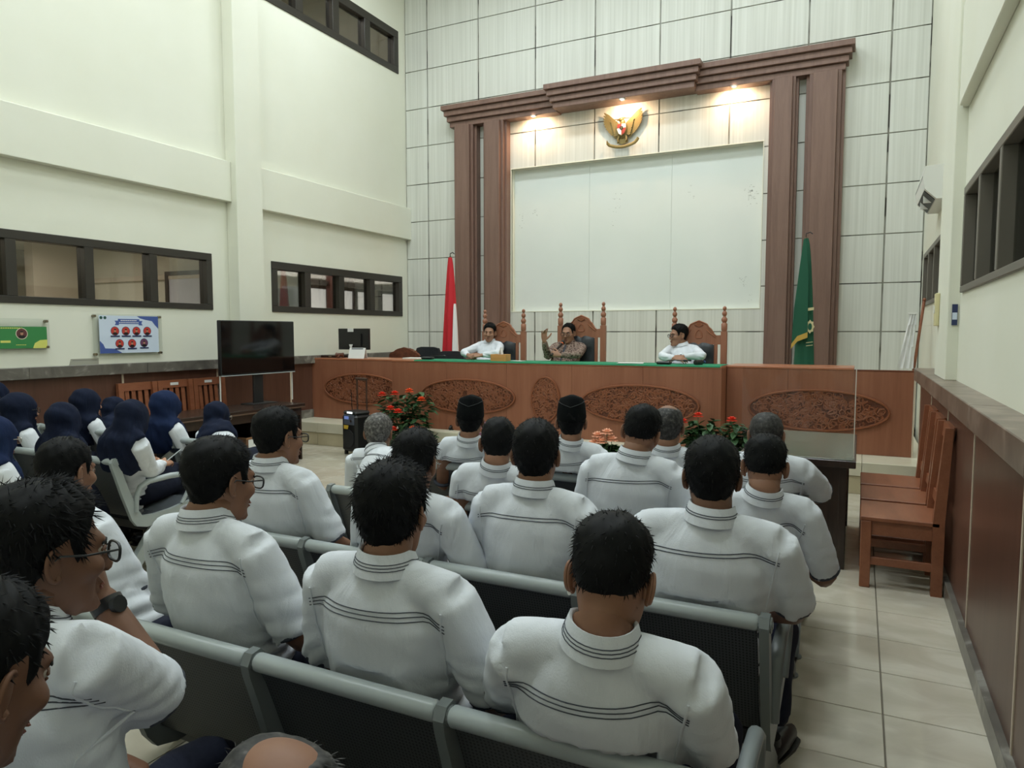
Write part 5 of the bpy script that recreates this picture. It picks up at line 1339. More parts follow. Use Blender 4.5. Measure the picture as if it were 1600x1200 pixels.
def person(label, seat, rz, head_w, gaze, tilt=(0, 0), fat=0, hair='full', hairm=None, skin=None, shirt='short', shirtm=None, bulk=1.0, shoulder=.185, legs='plain', shrug=None,
           glasses=None, cap=None, scarf=None, arms=None, floor_z=0.0, piping=3, group=None, yoke=True, near=False, sc=.955, torso_yaw=0.0, skirt=False, seed=1, seat_dz=0.0, turn_spine=0.0, tie=False):
    """seat = world xy of the bench edge under the person; rz turns the sitter; head_w = world position of the head;
       gaze = yaw of the face against +y of the world (positive to the left), tilt = (nod, roll)"""
    hairm = hairm or M_hair; skin = skin or M_skin; shirtm = shirtm or M_shirt
    Rz = rot_z(rz); O = np.array((seat[0], seat[1], floor_z))
    H = Rz.T @ (np.asarray(head_w, float) - O)
    Pv = np.array((0, .285, .52 + seat_dz))
    # head frame
    ga = gaze - rz
    fwd = np.array((-math.sin(ga) * math.cos(tilt[0]), math.cos(ga) * math.cos(tilt[0]), -math.sin(tilt[0])))
    side0 = np.array((math.cos(ga), math.sin(ga), 0)); up0 = np.cross(side0, fwd); up = up0 * math.cos(tilt[1]) + side0 * math.sin(tilt[1])
    HF = local_frame(fwd, up)
    def hw(p): return H + (np.asarray(p) * sc) @ HF.T
    spdir = nrm(H - Pv)
    N = H + HF @ np.array((0, -.042, -.080)) * sc + nrm(-.55 * spdir + np.array((0, 0, -.6))) * .040 * sc
    bend = N - Pv; L = np.linalg.norm(bend)
    X = np.array((math.cos(torso_yaw), math.sin(torso_yaw), 0)); B = np.cross(nrm(bend), X)  # B points backwards-ish (-) check below
    if B[1] > 0: B = -B
    Mid = Pv + bend * .52 + B * .055 + np.array((0, 0, .02))
    S = lambda t: bez(Pv, Mid, N, np.atleast_1d(t))
    def s1(t): return S(t)[0]
    tang = lambda t: nrm(s1(min(t + .02, 1.0)) - s1(t - .02))
    # ----- shirt
    bk = bulk
    lev = [-.16, -.02, .15, .32, .50, .66, .80, .90, .96, 1.0]
    hwid = np.array([.158, .168, .164, .160, .163, .166, .158, .122, .078, .056]) * bk
    hdep = np.array([.135, .142, .138, .130, .124, .120, .108, .088, .070, .058]) * (bk * .6 + .4) * (1 + .18 * (bk - 1))
    hwid[4:7] *= shoulder / .185
    if shirt == 'blouse': hwid[:4] *= .92; hdep[:4] *= .95
    path = [s1(t) if t >= 0 else Pv + (Pv - s1(.1)) * (-t / .1) * .6 + np.array((0, 0.0, 0)) for t in lev]
    path[0][2] = Pv[2] - (.075 if shirt == 'blouse' else .04)
    if shirt != 'blouse': hwid[0] *= .9; hdep[0] *= .72; hdep[1] *= .92
    mb = MB(); mb.tube(path, np.stack([hwid, hdep], 1), 20, B)
    Jm = s1(.89); J = {}; E = {}; Wr = {}
    for s in (-1, 1):
        J[s] = Jm + X * s * (shoulder - .016) * (bk * .5 + .5) + tang(.86) * .0 - np.array((0, 0, .008)) + np.array((shrug or {}).get(s, (0, 0, 0)))
        a_ = (arms or {}).get(s)
        e0 = J[s] + np.array((s * .075, .085, -.265)) if a_ is None or a_[0] is None else np.array(a_[0], float)
        w0 = np.array((s * .10, J[s][1] + .30, max(.60, J[s][2] - .40))) if a_ is None or a_[1] is None else np.array(a_[1], float)
        if a_ is None: w0 = np.array((s * .09, max(J[s][1] + .26, .52), .635)); 
        e0 = J[s] + nrm(e0 - J[s]) * .285 * sc
        w0 = e0 + nrm(w0 - e0) * .245 * sc
        E[s], Wr[s] = e0, w0
        mb.tube([s1(.965) + X * s * .02, s1(.94) + X * s * .085 - tang(.95) * .002, J[s] + np.array((0, 0, .012))], [(.042, .042), (.056, .048), (.056, .056)], 12, B)
        ls = .90 if shirt == 'short' else 1.0
        ue = J[s] + (e0 - J[s]) * ls
        if shirt == 'short':
            mb.tube([J[s] + nrm(J[s] - e0) * .02, J[s] * .7 + e0 * .3, J[s] * .3 + ue * .7, ue], [(.054 * bk, .060), (.059 * bk, .064), (.060 * bk, .065), (.060 * bk, .066)], 14, B)
        else:
            mb.tube([J[s] + nrm(J[s] - e0) * .02, J[s] * .7 + e0 * .3, J[s] * .25 + e0 * .75, e0], [(.055 * bk, .060), (.057 * bk, .060), (.053, .056), (.050, .052)], 12, B)
            mb.tube([e0 - nrm(w0 - e0) * .02, e0, e0 * .5 + w0 * .5, w0 - nrm(w0 - e0) * .015], [.046, .052, .046, .037], 12, (0, 0, 1))
    if shirt == 'short' and hair != 'none': pass
    sme = remesh(mb, .011 if near else .014, 5 if near else 4)
    v = get_v(sme); n_ = normals(sme)
    tt_ = np.clip(((v - Pv) @ nrm(bend)) / L, -.3, 1.2)
    xs = (v - Pv) @ X
    low = sstep(.62, .15, tt_); arm = sstep(.10, .19, np.abs(xs)) * sstep(1.0, .6, tt_)
    ph = seed * 1.7
    f1 = np.sin(v[:, 2] * 55 + np.abs(xs) * 38 + 2.2 * np.sin(xs * 13 + ph) + ph) * .5 + np.sin(v[:, 2] * 68 - xs * 24 + 2.5 * np.sin(v[:, 2] * 11 + xs * 17 + ph)) * .5
    f2 = np.sin(xs * 46 + v[:, 2] * 24 + 1.8 * np.sin(v[:, 2] * 19 + ph)) 
    amp = .0105 * low + .0032 * arm
    d = amp * (np.abs(f1) * 2 - .8) + .0018 * f2 * sstep(.95, .5, tt_)
    if shirt == 'blouse': d *= .75
    v = v + n_ * d[:, None]
    if floor_z == 0:  # cloth rests against the bench back instead of passing through it
        ymin = np.interp(v[:, 2], (.40, .43, .49, .57, .66, .74, .80, .83, .86), (.19, .17, .15, .115, .085, .055, .045, .03, -.2)) + .004
        v[:, 1] = np.where(np.abs(xs) < .19 * bk, np.maximum(v[:, 1], ymin), v[:, 1])
    v[:, 1] = np.minimum(v[:, 1], np.interp(v[:, 2] - seat_dz, (.40, .48, .56, .62, .66), (.31, .35, .385, .44, 2.0)))
    set_v(sme, v)
    sme.materials.clear(); sme.materials.append(shirtm)
    sme.polygons.foreach_set('use_smooth', [True] * len(sme.polygons))
    # ----- skin body
    body = MB()
    R_ = HEADS[fat]; P_ = HC + DIRS * R_[..., None]
    body.add(hw(P_.reshape(-1, 3)), GF + [tuple(range(NT - 1, -1, -1))])
    for s in (-1, 1):
        e = MB(); ear_shape(e, s)
        for vv, in zip(e.v): pass
        body.add(hw(np.concatenate(e.v)), e.f)
    body.tube([hw((0, -.012, -.05)), hw((0, -.030, -.085)), N * .6 + H * .4 + HF @ np.array((0, -.034, -.05)) * .6, N + (N - s1(.9)) * .1, N * .8 + s1(.9) * .2 - B * .02], [(.058 * sc * (1 + fat * .06), .057 * sc)] * 3 + [(.050 * sc, .046 * sc), (.03, .03)], 16, B)
    body.tube([N - B * .01, s1(.85), s1(.6), s1(.3), Pv], [(.035, .03)] * 5, 8, B)
    # face details
    for s in (-1, 1):
        body.ell(hw((s * .031, .0775, .003)), np.array((.0112, .0108, .0112)) * sc, 12, 8, None, 1)
        body.ell(hw((s * .031, .0870, .003)), np.array((.0056, .0022, .0056)) * sc, 10, 6, HF, 2)
        body.tube([hw((s * .016, .0885, .018)), hw((s * .031, .0895, .024)), hw((s * .047, .078, .019))], [(.003, .0022), (.0045, .003), (.002, .0015)], 6, HF[:, 1], True, 3)
        body.tube([hw((s * .0195, .0845, .006)), hw((s * .031, .0890, .0098)), hw((s * .043, .080, .006))], [.0024, .0038, .0022], 6, HF[:, 1], True, 0)
        body.tube([hw((s * .0195, .0845, .001)), hw((s * .031, .0880, -.0045)), hw((s * .043, .080, .001))], [.0022, .0034, .0020], 6, HF[:, 1], True, 0)
    lips = MB(); lips.ell((0, .0965, -.0645), (.023, .0062, .0042), 14, 6); lips.ell((0, .0955, -.0735), (.019, .0066, .0050), 14, 6)
    body.add(hw(np.concatenate(lips.v)), lips.f, 4)
    # arms and hands
    fine = near or (arms is not None and any((arms[k][2] if len(arms[k]) > 2 else None) for k in arms))
    for s in (-1, 1):
        a_ = (arms or {}).get(s); hd_ = a_[2] if a_ is not None and len(a_) > 2 else None
        ab = MB()
        e0, w0 = E[s], Wr[s]; fd = nrm(w0 - e0)
        ab.tube([J[s] * .8 + e0 * .2, J[s] * .3 + e0 * .7, e0 - nrm(e0 - J[s]) * .02, e0 + nrm(w0 - e0) * .03, e0 * .65 + w0 * .35, w0], [(.047 * bk, .047 * bk), (.043 * bk, .045 * bk), (.040, .041), (.041 * bk, .040), (.038 * bk, .037), (.028, .023)], 12, (s * .3, .2, 1))
        if hd_ is None: hand(ab, w0, nrm(fd + np.array((-s * .35, .1, -.25))), np.array((s * .25, .1, 1)), -s if True else s, .45, .05, sc)
        else: hand(ab, w0, hd_['d'], hd_['n'], hd_.get('t', -s), hd_.get('c', .5), hd_.get('sp', .06), sc, hd_.get('cs'))
        if fine:
            am = remesh(ab, .0052, 3, .4); body.add(get_v(am), [tuple(p.vertices) for p in am.polygons]); bpy.data.meshes.remove(am)
        else: body.add(np.concatenate(ab.v), ab.f)
    bme = body.mesh('person', [skin, M_eye, M_iris, M_brow if hairm is M_hair else hairm, M_lip], 180, True)
    root = put('person', bme, None, tuple(O), rz, label, 'person', group)
    # ----- clothing
    tr, feet = trousers_mesh('skirt' if skirt else legs, M_navy, round(bulk, 1))
    put('trousers' if not skirt else 'long_skirt', tr, root)
    for (ank, toe) in feet:
        so = put('shoe', SHOE, root, tuple(ank + np.array((0, 0, -.10)) + toe * .02))
        if abs(toe[2]) < .2 and toe[1] > .5: so.rotation_euler = (0, 0, math.atan2(-toe[0], toe[1]))
        else:
            ty = nrm((.15, .9, .42)); tz = np.array((-1, .1, .1)); tz = nrm(tz - ty * (tz @ ty)); tx = np.cross(ty, tz); Rm = np.stack([tx, ty, tz], 1)
            so.rotation_euler = Matrix(Rm.tolist()).to_euler(); so.location = tuple(ank + np.array((.02, 0, 0)) - Rm @ np.array((0, -.02, .075)))
    sh_o = put('shirt' if shirt != 'blouse' else 'blouse', sme, root)
    # ----- collar
    if scarf is None:
        ax = nrm(.6 * tang(.99) + .4 * nrm(H + HF @ np.array((0, -.03, -.05)) - N)); Bq = nrm(B - ax * (B @ ax)); Xq = np.cross(ax, Bq)
        if Xq @ X < 0: Xq = -Xq
        nk = 28; v = []; rows = [(.0615, .050), (.0655, .052), (.070, .038), (.0775, .012), (.0805, -.002), (.074, -.006), (.064, .016), (.0585, .044)]
        for (r, z) in rows:
            for i in range(nk):
                a = 2 * PI * i / nk; ba = math.cos(a)  # 1 at the back
                fr = max(0, -ba); rr = r * sc * (bk * .3 + .7)
                v.append(N + ax * (z * (1 - .25 * fr) - .022 * fr - .004) + Bq * ba * rr * 1.02 + Xq * math.sin(a) * rr - Bq * fr * .012)
        cm = MB(); cm.add(v, grid_faces(len(rows), nk) + [((len(rows) - 1) * nk + i, (len(rows) - 1) * nk + (i + 1) % nk, (i + 1) % nk, i) for i in range(nk)])
        co_ = cm.build('collar', shirtm, root, 60)
        if piping:
            pm = MB()
            for q in range(piping):
                u = .28 + .26 * q; pts = []
                for i in range(nk):
                    a = 2 * PI * i / nk; ba = math.cos(a); fr = max(0, -ba)
                    r = (.070 + (.0775 - .070) * u + .0006) * sc * (bk * .3 + .7); z = .038 + (.012 - .038) * u
                    pts.append(N + ax * (z * (1 - .25 * fr) - .022 * fr - .004) + Bq * ba * r * 1.02 + Xq * math.sin(a) * r - Bq * fr * .012)
                pm.tube(pts, .0011 if piping == 3 else .0014, 5, ax, False, 0, True)
            pm.build('piping', M_piping, co_, 60)
    # ----- yoke piping and sleeve seams laid on the cloth
    if yoke and shirt != 'blouse' and scarf is None:
        bm = bmesh.new(); bm.from_mesh(sme); tree = BVHTree.FromBMesh(bm); bm.free()
        ylev = .835; pm = MB()
        for q in range(piping or 2):
            t = ylev - q * (.0095 / L); c = s1(t); tg = tang(t); Bd = nrm(B - tg * (B @ tg)); pts = []
            for xx in np.linspace(-1, 1, 26):
                o = c + X * xx * (shoulder - .012) * bk + Bd * .5 + tg * (.026 * (1 - xx * xx)) ; hit = tree.ray_cast(Vector(o), Vector(-Bd))
                if hit[0] is not None and hit[3] < .62: pts.append(np.array(hit[0]) + Bd * .0012)
            if len(pts) > 4: pm.tube(pts, .0012 if piping == 3 else .0015, 5, tg, True)
        if pm.n: pm.build('yoke_piping', M_piping, sh_o, 60)
        for s in (-1, 1):
            sm_ = MB(); pts = []
            for u in np.linspace(.05, 1.0, 16):
                t = .93 - .42 * u; c = s1(t); Bd = B
                o = c + X * s * ((shoulder - .018) * bk * (1 - .06 * u)) + Bd * .5; hit = tree.ray_cast(Vector(o), Vector(-Bd))
                if hit[0] is not None and hit[3] < .60: pts.append(np.array(hit[0]) + Bd * .0006)
            if len(pts) > 4: sm_.tube(pts, .0028, 6, X, True)
            if sm_.n: sm_.build('sleeve_seam', shirtm, sh_o, 60)
    if shirt == 'short':
        for s in (-1, 1):
            ue = J[s] + (E[s] - J[s]) * .885; dirv = nrm(E[s] - J[s])
            cf = MB(); cf.tube([ue - dirv * .010, ue - dirv * .004, ue + dirv * .003], [(.056 * bk, .061), (.0575 * bk, .0625), (.054 * bk, .058)], 16, B); cf.build('cuff_band', M_piping, sh_o, 60)
    # ----- hair, cap, scarf
    if hair != 'none' and scarf is None:
        hm = MB()
        for vv, ff in make_hair(hair, fat, seed): hm.add(hw(vv), ff)
        hm.build('hair', hairm, root, 180)
    if cap:
        cpm = MB(); n = 28; rows = []
        for (r, z) in ((1.0, .030), (1.05, .034), (1.03, .065), (.97, .105), (.88, .132), (.79, .143), (.45, .150), (.10, .150)):
            ring = []
            for i in range(n):
                a = 2 * PI * i / n; yy = math.cos(a); zz = z + (.012 * abs(yy) ** 2 if z > .14 else 0) - (.022 * max(0, -yy) if z < .05 else 0)
                ring.append((math.sin(a) * .080 * r, -.012 + yy * .101 * r, zz))
            rows += ring
        cpm.add(hw(np.array(rows)), grid_faces(8, n) + [tuple(range(n - 1, -1, -1)), tuple(7 * n + i for i in range(n))])
        cp = cpm.build('black_cap', M_peci, root, 60)
        fo = MB(); pts = []
        for i in range(15):
            a = PI + (i - 7) / 7 * 1.25; u = abs(i - 7) / 7; pts.append(hw((math.sin(a) * .080, -.012 + math.cos(a) * .1005, .095 + .034 * u)))
        fo.tube(pts, .0018, 5, up); fo.build('fold_seam', mat('cap_seam', (46, 48, 50), .8), cp, 60)
    if scarf:
        sb = MB()
        sb.add(hw(HC + DIRS.reshape(-1, 3) * ((R_ + .016 + .008 * sstep(.0, .08, DIRS[..., 2]) + .006 * sstep(0, -.9, DIRS[..., 1])).reshape(-1, 1))), GF + [tuple(range(NT - 1, -1, -1))])
        ch = hw((0, .03, -.09))
        sb.tube([hw((0, -.012, .0)), hw((0, -.016, -.05)), hw((0, -.022, -.10)), N + tang(.99) * .02, s1(.93), s1(.82), s1(.70), s1(.62)],
                [(.088, .105), (.088, .098), (.088, .090), (.098, .096), (.138, .118), (.158, .132), (.160, .140), (.150, .140)], 20, B)
        for s in (-1, 1): sb.tube([s1(.97) + X * s * .04, s1(.95) + X * s * .09, J[s] * .9 + s1(.9) * .1 + np.array((0, 0, .012))], [(.072, .070), (.072, .072), (.066, .068)], 12, B)
        scm = remesh(sb, .0135, 7)
        v = get_v(scm); n_ = normals(scm); hl = ((v - H) / sc) @ HF
        tq = np.clip(((v - Pv) @ nrm(bend)) / L, -.3, 1.4)
        ang = np.arctan2((v - N) @ X, (v - N) @ B); dn = sstep(1.22, .9, tq)
        d = .0065 * dn * np.sin(ang * 9 + 8 * tq + seed) + .004 * dn * np.sin(ang * 17 - 14 * tq + seed * 2) + .0035 * np.sin(hl[:, 2] * 55 + hl[:, 1] * 40 + seed) * sstep(-.02, -.08, hl[:, 1])
        v = v + n_ * d[:, None]
        hl = ((v - H) / sc) @ HF
        face = (hl[:, 1] > .028) & ((hl[:, 0] / .058) ** 2 + ((hl[:, 2] + .018) / .088) ** 2 < 1)
        set_v(scm, v)
        bm = bmesh.new(); bm.from_mesh(scm); bm.verts.ensure_lookup_table()
        bmesh.ops.delete(bm, geom=[bm.verts[i] for i in np.where(face)[0]], context='VERTS'); bm.to_mesh(scm); bm.free()
        scm.materials.clear(); scm.materials.append(scarf); scm.polygons.foreach_set('use_smooth', [True] * len(scm.polygons))
        put('headscarf', scm, root)
    if glasses:
        gm = MB(); dark = glasses != 'clear'
        for s in (-1, 1):
            cx = s * .034
            ring = [hw((cx + .027 * math.copysign(abs(math.cos(a)) ** .7, math.cos(a)), .1065 - .12 * abs(cx + .027 * math.cos(a)) ** 1.5, .0 + .018 * math.copysign(abs(math.sin(a)) ** .7, math.sin(a)))) for a in np.arange(18) * 2 * PI / 18]
            gm.tube(ring, .0025 if dark else .0017, 6, HF[:, 1], False, 0, True)
            gm.tube([hw((s * .062, .100, .008)), hw((s * .074, .085, .010)), hw((s * .0795, .04, .008)), hw((s * .081, -.005, .012)), hw((s * .080, -.022, -.004))], .0020, 6, (0, 0, 1))
        gm.tube([hw((-.008, .1085, .004)), hw((0, .110, .007)), hw((.008, .1085, .004))], .0017, 6, HF[:, 1])
        go = gm.build('glasses', M_black if dark else M_chrome, root, 60)
        for s in (-1, 1):
            cx = s * .034; k = 18; pts = [hw((cx + .0265 * math.copysign(abs(math.cos(a)) ** .7, math.cos(a)), .1065 - .12 * abs(cx + .027 * math.cos(a)) ** 1.5, .018 * math.copysign(abs(math.sin(a)) ** .7, math.sin(a)))) for a in np.arange(k) * 2 * PI / k]
            ln = MB(); ln.add(pts + [p - HF[:, 1] * .001 for p in pts], [tuple(range(k)), tuple(range(2 * k - 1, k - 1, -1))] + [(i, k + i, k + (i + 1) % k, (i + 1) % k) for i in range(k)]); ln.build('lens', M_lens, go, 0)
    return dict(root=root, H=H, HF=HF, N=N, J=J, E=E, W=Wr, hw=hw, O=O, Rz=Rz, shirt=sh_o, s1=s1)

def fit_head(u, v, seat, L=.665, rz=0.0, lo=-.05, hi=.62, floor_z=0.0, pz=.52):
    """head centre on the sight line (u,v) at the right distance from the sitter's hips"""
    O = np.array((seat[0], seat[1], floor_z)); Pw = O + rot_z(rz) @ np.array((0, .27, pz)); d = sight(u, v); best = None
    for dy in np.linspace(lo, hi, 140):
        y = seat[1] + dy if abs(rz) < 1.5 else seat[1] - dy
        p = np.array((0, 0, CAM_H)) + d * (y / d[1]); e = abs(np.linalg.norm(p - Pw) - L) + .06 * abs(dy - .22)
        if best is None or e < best[0]: best = (e, p)
    return best[1]
# ------------------------------------------------------------------ the sitters
GA = 'men in white shirts in the aisle block'
GW = 'women in navy headscarves in the far block'
SX = [-2.14, -1.59, -1.03, -.48]
def loc(O, rz, w): return rot_z(rz).T @ (np.asarray(w, float) - np.array((O[0], O[1], 0)))
def man(label, px, seat, **k):
    L = k.pop('L', .665); hw_ = fit_head(px[0], px[1], seat, L, k.get('rz', 0.0), k.pop('lo', -.02), k.pop('hi', .6))
    k.setdefault('group', GA)
    return person(label, seat, k.pop('rz', 0.0), hw_, **k)
D2R = PI / 180
# first row
rz = .05; s0 = (SX[3] - .02, ROWY[1])
pA = man('nearest man in white shirt, back turned, white earpiece in his ear', (955, 906), s0, rz=rz, gaze=8 * D2R, tilt=(.40, .05), bulk=1.0, hair='fade', near=True, legs='wide', seed=2, shoulder=.188, fat=1,
         arms={1: ((.27, .28, .62), (.16, .56, .64)), -1: ((-.25, .30, .66), (-.10, .55, .63))})
ep = MB(); ep.ell(pA['hw']((-.080, -.002, -.034)), (.005, .005, .009), 8, 6); ep.build('earpiece', M_white, pA['root'], 60)
pB = man('upright man with thick black hair in the middle of the foreground bench', (614, 803), (SX[2], ROWY[1]), gaze=12 * D2R, tilt=(.10, -.02), bulk=1.04, hair='bushy', near=True, seed=3, shoulder=.195)
pC = man('man in black-rimmed glasses turned right, beside the upright man in the foreground', (345, 752), (SX[1], ROWY[1]), gaze=-8 * D2R, tilt=(.16, .0), bulk=1.02, hair='full', near=True, glasses='dark', seed=5, shoulder=.195, fat=1, skin=M_skin)
pG = man('short-haired man just beyond the man resting chin on hand', (104, 738), (SX[0] - .02, ROWY[1]), gaze=10 * D2R, tilt=(.15, .0), bulk=1.06, hair='short', near=True, seed=4, shoulder=.195, skin=M_skin)
# row behind the foreground bench
oD = (-1.30, ROWY[0] + .06); eD = np.array((.10, .41, .88)); 
hD = at_y(70, 866, .72); cD = loc(oD, 0, hD)
pD = person('man in dark glasses resting chin on hand, black wristwatch on', oD, 0.0, hD, -12 * D2R, (.12, .0), 0, 'bushy', None, M_skin_d, bulk=1.03, near=True, glasses='dark', seed=6, shoulder=.20, group=GA, shrug={1: (-.02, .02, .03)},
            arms={1: (eD, np.array((-.025, .38, 1.06)), dict(d=(-.45, .10, .85), n=(.6, .6, -.2), c=.9, t=-1)), -1: ((-.30, .32, .68), (-.08, .5, .64))})
wt = MB(); w_ = pD['W'][1]; ax_ = nrm(w_ - pD['E'][1]); wt.tube([w_ - ax_ * .035, w_ - ax_ * .012], .031, 16, (0, 0, 1)); wt.tube([w_ - ax_ * .023 + np.array((.026, .0, .006)), w_ - ax_ * .023 + np.array((.036, .002, .010))], .017, 14); wt.build('wristwatch', M_black, pD['root'], 50)
oE = (-1.45, ROWY[0] - .42)
pE = person('man looking down, cut off by the near picture corner, nearest face of all', oE, -.15, at_y(-52, 1062, .45), 12 * D2R, (.36, .05), 0, 'short', None, M_skin_d, near=True, seed=7, group=GA)
oF = (-.52, ROWY[0] - .22)
pF = person('person bending forward at the bottom edge, only crown and brow showing', oF, .0, at_y(445, 1310, .62), -95 * D2R, (.15, .0), 0, 'bald', M_hair_s, M_skin, near=True, seed=8, group=GA)
# second row
pH = man('heavy-set man in glasses turned right, at the far end of the second aisle row', (436, 684), (SX[0], ROWY[2]), gaze=-12 * D2R, tilt=(.08, .0), bulk=1.0, hair='full', glasses='dark', seed=9, fat=1, piping=2, shoulder=.195)
pI = man('man with swept-up quiff and shaved sides, half hidden by the upright man in front', (648, 725), (SX[1], ROWY[2]), gaze=14 * D2R, tilt=(.2, .05), bulk=1.06, hair='quiff', seed=10, piping=2, glasses='clear')
pK = man('broad man with smooth round black hair, middle of the second aisle row', (838, 712), (SX[2], ROWY[2]), gaze=15 * D2R, tilt=(.02, .0), bulk=1.03, hair='full', seed=11, piping=2, shoulder=.19, fat=1)
pL = man('broad man leaning on his right elbow beside the aisle, second row of the block', (1112, 747), (SX[3] + .03, ROWY[2]), gaze=12 * D2R, tilt=(.12, .0), bulk=1.1, hair='full', seed=12, piping=2, shoulder=.20, fat=1, legs='wide', skin=M_skin_d,
         arms={1: ((.32, .30, .66), (.12, .50, .62)), -1: ((-.30, .30, .66), (-.05, .5, .62))})
# third row
pM = man('grey-haired man at the far end of the third aisle row', (592, 678), (SX[0], ROWY[3]), gaze=20 * D2R, tilt=(.12, .0), hair='grey', hairm=M_hair_g, seed=13, piping=2, bulk=1.04)
pN = man('slouching man with round black head, just behind the first man in a black cap', (778, 695), (SX[1], ROWY[3]), gaze=24 * D2R, tilt=(.30, .05), hair='short', seed=14, piping=2, bulk=1.0)
pO = man('man with head bowed to the right and spiky hair, third aisle row', (1002, 678), (SX[2] + .08, ROWY[3]), gaze=2 * D2R, tilt=(.30, .16), hair='fade', seed=16, piping=2, bulk=1.05, shoulder=.19)
pP = man('man with both ears and pale spectacle arms showing, third aisle row by the aisle', (1195, 731), (SX[3] + .05, ROWY[3]), gaze=6 * D2R, tilt=(.30, .0), hair='fade', seed=18, piping=2, glasses='clear', bulk=.95)
# fourth row
pQ = man('man in a black velvet cap nearest the bushy red-flowered plant', (735, 658), (SX[0], ROWY[4]), gaze=22 * D2R, tilt=(.05, .03), hair='short', cap=True, seed=15, piping=2, bulk=.98)
pR = man('man in a black velvet cap in front of the small upright carved medallion', (893, 661), (SX[1] + .05, ROWY[4]), gaze=18 * D2R, tilt=(.05, .0), hair='short', cap=True, seed=17, piping=2, bulk=1.0)
pS = man('man with thin greying hair, front aisle row, behind the man with bowed spiky head', (1044, 668), (SX[2] + .1, ROWY[4]), gaze=5 * D2R, tilt=(.08, .0), hair='bald', hairm=M_hair_s, seed=19, piping=2, bulk=1.08, skin=M_skin)
pJ = man('bald-crowned man in the front aisle row, in front of the dark table', (1197, 682), (SX[3] + .04, ROWY[4]), gaze=6 * D2R, tilt=(.42, .0), hair='bald', hairm=M_hair_s, seed=20, piping=2, bulk=1.06,
         arms={1: ((.34, .30, .72), (.16, .56, .66)), -1: ((-.30, .3, .7), (-.1, .5, .64))})
# women of the far block
def woman(label, px, seat, **k):
    hw_ = fit_head(px[0], px[1], seat, k.pop('L', .615), k.get('rz', 0.0), k.pop('lo', .0), k.pop('hi', .6))
    return person(label, seat, k.pop('rz', 0.0), hw_, hair='none', scarf=k.pop('scarf', M_scarf), shirt='blouse', shirtm=M_shirt_w, shoulder=.165, bulk=.92, sc=.95, skin=M_skin_l, fat=-1, piping=0, skirt=True, group=GW, **k)
w1 = woman('woman in navy headscarf and white blouse reading her phone at the end of the bench', (207, 658), (-4.40, 2.78), gaze=16 * D2R, tilt=(.42, .0), seed=21, rz=.05,
           arms={1: ((.25, .30, .62), (.10, .56, .70), dict(d=(-.35, .9, .15), n=(.5, .1, .8), c=.55)), -1: ((-.22, .30, .64), (.0, .54, .68), dict(d=(.3, .9, .1), n=(-.5, 0, .8), c=.55))})
ph_ = w1['W'][1]; phw = rot_z(.05) @ (ph_ + np.array((-.045, .10, .045))) + np.array((-4.40, 2.78, 0))
phn = thing('phone', 'thin pale phone in the hands of the woman at the end of the bench', 'phone', tuple(phw), .1)
MB().box((0, 0, 0), (.075, .15, .009), .004, (.45, 'X')).build('body', M_silver, phn, 30, False); MB().box((0, -.002, .005), (.068, .138, .002), 0, (.45, 'X')).build('display', M_black_gloss, phn, 0, False)
woman('woman in plain dark headscarf on the bench next to the phone reader', (100, 660), (-4.93, 2.78), gaze=25 * D2R, tilt=(.16, .0), seed=22)
woman('woman in profile with bare face, third from the dark table in the front row', (136, 632), (-5.87, 3.57), gaze=-8 * D2R, tilt=(.0, .0), seed=23)
woman('woman almost hidden behind the headscarf of the phone reader', (180, 643), (-5.40, 3.57), gaze=10 * D2R, tilt=(.12, .0), seed=24)
woman('woman in a brighter blue headscarf in the front row before the wooden chairs', (260, 637), (-4.85, 3.57), gaze=-2 * D2R, tilt=(.06, .0), seed=25, scarf=M_scarf2)
woman('woman in dark headscarf and glasses in the front row, before the dark table', (340, 652), (-4.29, 3.57), gaze=8 * D2R, tilt=(.16, .0), seed=26, glasses='clear')
woman('woman with glasses in profile in the second row, close to the picture edge', (32, 642), (-5.50, 2.78), gaze=-10 * D2R, tilt=(.02, .0), seed=27, glasses='dark')
woman('woman with pale glasses cut by the picture edge, nearest row of the far block', (-8, 688), (-4.33, 2.0), gaze=4 * D2R, tilt=(.12, .0), seed=28, glasses='clear', scarf=M_scarf2)
woman('woman of whom only a sliver of headscarf shows, front row, at the picture edge', (-6, 618), (-6.79, 3.57), gaze=6 * D2R, tilt=(.0, .0), seed=29)
# ------------------------------------------------------------------ the three behind the bench
GP = None
def presider(label, px, x, y, **k):
    y -= .10; seat = (x, y); rz = PI
    hw_ = fit_head(px[0], px[1], seat, k.pop('L', .70), rz, .05, .65, ST, .60)
    return person(label, seat, rz, hw_, floor_z=ST, seat_dz=.08, near=True, legs='plain', sc=1.06, **k)
TL = .915  # bench top in the sitter's own height
pl_ = presider('man in long-sleeved white shirt, hands clasped on the green cloth, beside the red flag', (765, 520), -4.62, 8.86, gaze=3.45, tilt=(.05, -.05), shirt='long', hair='full', seed=31, skin=M_skin_m, piping=0, yoke=False,
              arms={1: ((.30, .42, .97), (.055, .56, .965), dict(d=(-.8, .45, -.05), n=(.3, .5, .8), c=.75, cs=(.8, .8, .8, .8, .4))), -1: ((-.30, .42, .97), (-.06, .58, .965), dict(d=(.8, .4, -.0), n=(-.3, .5, .8), c=.75, cs=(.8, .8, .8, .8, .4)))})
